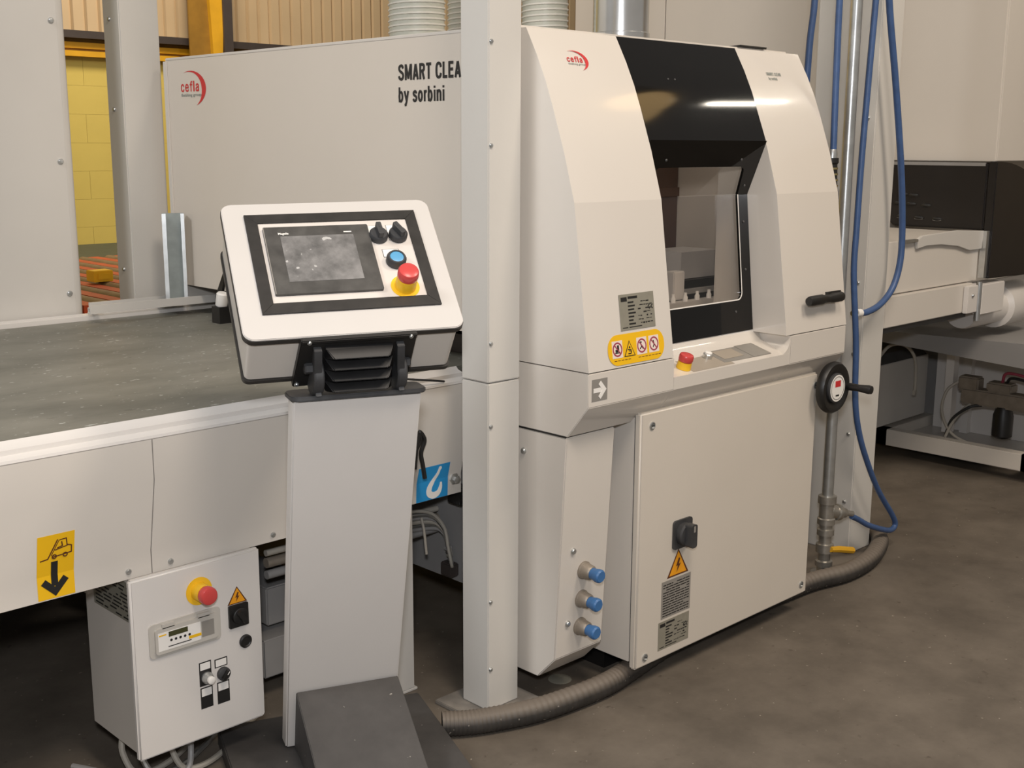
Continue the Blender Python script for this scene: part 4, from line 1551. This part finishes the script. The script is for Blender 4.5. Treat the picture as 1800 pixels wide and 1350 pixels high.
g.prism([(1.9, 0.575), (2.9, 0.63), (2.9, 0.665), (1.9, 0.69)], 'x', 5.0, 5.72)
g.out('lower_belt', 'grey', ov)
g = G()
g.box(5.198, 5.72, 2.80, 3.10, 0.15, 0.46)
g.out('gearbox_housing', 'grey_cream', ov, bevel=0.003)
g = G()
g.prism([(2.80+0.30*0.0, 0.462), (3.10, 0.462), (3.10, 0.50), (2.84, 0.50)], 'x', 5.21, 5.70)
g.out('housing_lid', 'darkgrey', ov)
g = G()
g.tube(spline([(5.20, 2.80, 0.50), (5.25, 2.77, 0.56), (5.32, 2.73, 0.56), (5.37, 2.70, 0.50), (5.385, 2.695, 0.40), (5.385, 2.695, 0.33)], 6), 0.008, 8)
g.box(5.375, 5.395, 2.688, 2.702, 0.31, 0.335)
g.out('drive_cable', 'cable', ov)

au = thing('air_service_unit', (5.44, 2.3, 0.15), 'brown-grey air service unit with black bowl and hoses, low at the right edge', 'valve unit')
g = G()
g.box(5.42, 5.50, 1.98, 2.48, 0.30, 0.375)
g.box(5.425, 5.495, 2.40, 2.50, 0.36, 0.43)
g.box(5.42, 5.50, 2.24, 2.36, 0.375, 0.42)
g.box(5.43, 5.49, 2.05, 2.16, 0.375, 0.41)
g.out('manifold', 'manifold', au, bevel=0.008)
g = G()
g.lathe([(0.030, 0), (0.046, 0.012), (0.046, 0.11), (0.038, 0.135), (0.038, 0.15)], (5.46, 2.282, 0.155), (0, 0, 1), 20)
g.out('filter_bowl', 'black', au)
for pts_, m_ in (([(5.44, 2.42, 0.31), (5.42, 2.46, 0.27), (5.40, 2.50, 0.20), (5.38, 2.52, 0.13)], 'cable'),
                 ([(5.43, 2.50, 0.40), (5.40, 2.54, 0.35), (5.39, 2.55, 0.25), (5.40, 2.50, 0.15), (5.41, 2.40, 0.11), (5.42, 2.30, 0.10)], 'cable'),
                 ([(5.46, 2.30, 0.42), (5.44, 2.27, 0.47), (5.44, 2.15, 0.46), (5.44, 2.05, 0.45)], 'violetprint'),
                 ([(5.46, 2.28, 0.42), (5.44, 2.24, 0.45), (5.44, 2.10, 0.43)], 'darkcable'),
                 ([(5.44, 2.38, 0.30), (5.41, 2.43, 0.285), (5.40, 2.50, 0.22), (5.40, 2.53, 0.13)], 'darkcable')):
    g = G()
    g.tube(spline(pts_, 6), 0.007, 8)
    g.out('air_tube', m_, au)

# ------------------------------------------------------------------ roof ducts


def ribbed_duct(x, y, r, label, cat='duct'):
    t = thing('ribbed_duct', (x, y, 1.797), label, cat, 'ribbed flexible ducts on the machine roof')
    g = G()
    g.lathe([(r*0.95, 0), (r*0.95, 1.3)], (x, y, 1.797), (0, 0, 1), 32)
    g.out('hose', 'flexhose', t)
    g = G()
    pitch_ = 0.0165
    pts = []
    N = int(1.3/pitch_)*20
    for i in range(N):
        a = 2*math.pi*i/20
        pts.append((x+r*0.96*math.cos(a), y+r*0.96*math.sin(a), 1.80+pitch_*i/20))
    g.tube(pts, 0.0034, 5)
    g.out('spiral_rib', 'flexrib', t)
    return t


ribbed_duct(2.45, 2.94, 0.090, 'wide ribbed grey-green duct standing above the SMART CLEAN lettering')
ribbed_duct(2.76, 3.02, 0.088, 'ribbed grey-green duct partly hidden directly behind the left of the middle column')
d3 = ribbed_duct(2.75, 2.68, 0.074, 'narrow ribbed grey-green duct with black print, between column and silver duct')
g = G(frame((2.705, 2.601, 1.825), (0.716, -0.698, 0), (0, 0, 1)))
g.m('print')
for u0, u1 in ((-0.012, 0.004), (0.007, 0.020), (0.024, 0.046)):
    g.rect(u0, u1, 0.0, 0.008)
g.out('hose_print', None, d3)
t = thing('silver_duct', (2.786, 2.40, 1.797), 'shiny silver spiral duct rising from the hood top beside the black window', 'duct')
g = G()
g.lathe([(0.083, 0.0), (0.083, 1.3)], (2.786, 2.40, 1.797), (0, 0, 1), 40)
g.out('pipe', 'duct_steel', t)
g = G()
g.lathe([(0.094, 0.0), (0.094, 0.012), (0.086, 0.014), (0.086, 0.03), (0.0835, 0.032)], (2.786, 2.40, 1.797), (0, 0, 1), 40)
g.out('collar', 'duct_steel', t)
g = G()
g.prism([(2.172+0.02, 1.7975), (2.19, 1.7975), (2.27, 1.7975), (2.27, 1.80), (2.19, 1.803)], 'x', 3.10, 3.24)
g.out('rubber_scrap', 'black', label='thin black scrap lying on the roof edge over the right cheek', cat='scrap')

# strut channel standing against the machine side
CT = frame((2.094, 3.872, 0.9412), (0.882, -0.471, 0), (0, 0, 1))
g = G(CT)
g.m('strutweb').box(-0.036, 0.036, 0.0, 0.318, -0.020, -0.017)
g.m('zinc').box(-0.038, -0.036, 0.0, 0.318, -0.020, 0.024)
g.box(-0.036, -0.024, 0.0, 0.318, 0.021, 0.024)
g.box(0.036, 0.038, 0.0, 0.318, -0.020, 0.024)
g.box(0.026, 0.036, 0.0, 0.318, 0.021, 0.024)
g.out('strut_channel', None, label='short galvanised channel standing against the machine side at the far rail', cat='channel')
ps = thing('photo_sensor', (2.09, 3.56, 0.90), 'small white and black sensor on the far belt edge beside the console panel', 'sensor')
g = G()
g.lathe([(0.019, 0), (0.021, 0.004), (0.021, 0.042), (0.017, 0.047)], (2.098, 3.575, 0.958), (0.05, -0.20, 1), 18)
g.out('lens_head', 'whitefilm', ps, label='white lens head')
g = G()
g.box(2.075, 2.125, 3.55, 3.60, 0.9005, 0.957)
g.prism([(3.61, 0.985), (3.645, 0.985), (3.585, 1.075), (3.575, 1.075)], 'x', 2.118, 2.128)
g.prism([(3.60, 0.9005), (3.645, 0.9005), (3.645, 0.985), (3.61, 0.985)], 'x', 2.118, 2.128)
g.out('bracket', 'black', ps)

# ------------------------------------------------------------------ air drop pipe, valve and hoses
ap = thing('air_drop_pipe', (3.605, 2.1, 0.0), 'vertical galvanised air pipe with a yellow valve lever beside the right post', 'pipe')
PX, PY = 3.606, 2.10
g = G()
g.lathe([(0.0195, 0), (0.0195, 3.0)], (PX, PY, 0.26), (0, 0, 1), 20)
g.out('riser', 'zinc', ap)
g = G()
g.lathe([(0.045, 0), (0.045, 0.012), (0.024, 0.014), (0.024, 0.035), (0.030, 0.036), (0.030, 0.055), (0.022, 0.058), (0.022, 0.085), (0.031, 0.088), (0.031, 0.118), (0.022, 0.12), (0.022, 0.15), (0.030, 0.152), (0.030, 0.172), (0.023, 0.175), (0.023, 0.19), (0.031, 0.192), (0.031, 0.212), (0.026, 0.215), (0.026, 0.265), (0.032, 0.268), (0.032, 0.295), (0.021, 0.297)], (PX, PY, 0.0), (0, 0, 1), 18)
g.out('fittings', 'dulliron', ap)
g = G()
g.lathe([(0.024, 0), (0.024, 0.05), (0.030, 0.052), (0.030, 0.068), (0.020, 0.072), (0.018, 0.105), (0.011, 0.11), (0.011, 0.15)], (PX, PY, 0.238), (0.94, -0.12, -0.24), 16)
g.out('tee_branch', 'dulliron', ap)
g = G()
g.tube([(PX-0.01, PY-0.03, 0.105), (PX+0.03, PY-0.035, 0.098), (PX+0.125, PY-0.04, 0.072)], [0.010, 0.012, 0.0125], 8)
g.out('valve_lever', 'ysteel', ap, label='yellow lever of the ball valve')

HG = 'blue air hoses'


def hose(pts, r, label, end=None):
    g = G()
    g.tube(spline(pts, 7), r, 12)
    if end:
        g.m('blue_hose')
    return g.out('air_hose', 'blue_hose', label=label, cat='hose', group=HG)


hose([(3.70, 2.08, 3.0), (3.695, 2.08, 2.2), (3.69, 2.08, 1.975), (3.676, 2.08, 1.739), (3.662, 2.08, 1.46), (3.657, 2.08, 1.232), (3.657, 2.08, 1.077), (3.682, 2.07, 0.837), (3.702, 2.07, 0.632), (3.745, 2.07, 0.501), (3.824, 2.07, 0.371), (3.915, 2.07, 0.253), (4.03, 2.07, 0.138), (4.058, 2.07, 0.094), (4.025, 2.07, 0.079), (3.95, 2.07, 0.100), (3.86, 2.075, 0.135), (3.80, 2.08, 0.167), (3.752, 2.083, 0.190)], 0.0105, 'long blue hose running down behind the handwheel to the floor valve')
hose([(3.72, 2.09, 3.0), (3.765, 2.09, 2.2), (3.795, 2.09, 1.985), (3.878, 2.09, 1.71), (3.957, 2.09, 1.419), (3.993, 2.09, 1.217), (3.994, 2.09, 1.094), (3.952, 2.09, 1.004), (3.870, 2.09, 0.951), (3.775, 2.09, 0.931), (3.708, 2.09, 0.936)], 0.0115, 'blue hose hanging in a wide loop in front of the right post')
hose([(3.435, 2.05, 3.0), (3.43, 2.055, 2.3), (3.42, 2.052, 1.949), (3.42, 2.049, 1.726), (3.42, 2.044, 1.49)], 0.0105, 'straight blue hose dropping to the black fitting at the machine side')
hose([(3.70, 2.32, 3.0), (3.685, 2.31, 2.2), (3.674, 2.30, 1.99), (3.658, 2.30, 1.858), (3.648, 2.30, 1.70), (3.64, 2.31, 1.5)], 0.0115, 'blue hose that vanishes behind the upper right edge of the hood')
g = G()
g.m('whitefilm').lathe([(0.0145, 0), (0.0145, 0.03)], (3.735, 2.09, 0.933), (-1, 0, 0.04), 14)
g.m('brass').lathe([(0.010, 0), (0.010, 0.022)], (3.705, 2.09, 0.936), (-1, 0, 0), 14)
g.out('hose_coupling', None, label='small cream coupling joining the looped hose to the straight one', cat='coupling')
rg = thing('air_regulator', (3.42, 2.03, 1.33), 'black ribbed regulator with brass rings on the right side of the hood', 'regulator')
g = G()
g.lathe([(0.020, 0), (0.024, 0.004), (0.024, 0.03), (0.020, 0.04), (0.020, 0.115), (0.024, 0.12), (0.024, 0.135)], (3.405, 2.035, 1.33), (0, 0.05, 1), 18)
g.box(3.366, 3.40, 2.05, 2.08, 1.36, 1.44)
g.out('body', 'black', rg)
for i in range(4):
    g = G()
    g.lathe([(0.0215, 0), (0.0215, 0.006)], (3.405, 2.036+i*0.001, 1.375+i*0.018), (0, 0.05, 1), 18)
    g.out('ring', 'brass', rg)
g = G()
g.lathe([(0.015, 0), (0.015, 0.02), (0.012, 0.03)], (3.415, 2.043, 1.463), (0, 0, 1), 14)
g.out('coupling', 'zinc', rg)

# vacuum hose on the floor, corrugated
g = G()
pts = spline([(1.850, 2.149, 0.033), (1.905, 2.108, 0.033), (1.969, 2.076, 0.033), (2.070, 2.038, 0.033), (2.189, 2.018, 0.033), (2.321, 2.010, 0.033), (2.436, 2.022, 0.033), (2.70, 2.06, 0.033), (3.0, 2.062, 0.033), (3.30, 2.055, 0.033), (3.447, 2.045, 0.033), (3.60, 2.012, 0.033), (3.76, 2.018, 0.033), (3.90, 2.055, 0.033), (4.03, 2.115, 0.033), (4.085, 2.19, 0.033), (4.09, 2.30, 0.033), (4.06, 2.5, 0.033)], 26)
rs = [0.0325 if i % 4 < 2 else 0.0312 for i in range(len(pts))]
g.tube(pts, rs, 14)
g.out('vacuum_hose', 'vac', label='dusty black corrugated hose curving along the floor below the machine', cat='hose')

# thin loose wire by the conveyor end, and a floor glint put in as a pale disc
g = G()
g.tube(spline([(1.78, 2.39, 0.902), (1.88, 2.37, 0.905), (1.97, 2.36, 0.893), (2.05, 2.362, 0.878)], 6), 0.003, 6)
g.out('loose_wire', 'darkcable', label='thin black wire lying on the conveyor rail beside the column', cat='wire')
g = G()
g.lathe([(0.034, 0), (0.030, 0.0015), (0.0, 0.002)], (2.312, 2.168, 0.0003), (0, 0, 1), 24, T=None)
g.out('floor_glint', 'plate', label='small pale shiny disc standing for a glint on the floor under the tower with blue knobs', cat='glint')

# ------------------------------------------------------------------ the hall's lamps that the gloss reflects
sl = thing('strip_light', (7.4, 0.15, 4.0), 'fluorescent strip light under the hall roof, mirrored in the hood', 'lamp')
ST = frame((7.5, 0.0, 4.0), (1.0, 0.10, 0), (0, 0, 1))
g = G(ST)
g.box(-0.45, 0.45, 0.02, 0.10, -0.06, 0.06)
g.out('housing', 'lampgrey', sl)
g = G(ST)
g.tube([(-0.42, 0, 0), (0.42, 0, 0)], 0.03, 12)
g.out('tube', 'tube_glow', sl)
for i, (x, y, z) in enumerate(((6.35, -0.1, 4.0),)):
    hb = thing('high_bay_lamp', (x, y, z), 'round amber high-bay lamp under the hall roof', 'lamp')
    g = G()
    g.lathe([(0.30, 0.0), (0.31, 0.0), (0.22, 0.20), (0.10, 0.30), (0.08, 0.45)], (x, y, z), (0, 0, 1), 24)
    g.out('reflector', 'lampgrey', hb)
    g = G()
    g.lathe([(0.28, -0.002), (0.26, -0.05), (0.16, -0.12), (0.0, -0.15)], (x, y, z), (0, 0, 1), 24)
    g.out('diffuser', 'warm_glow', hb)
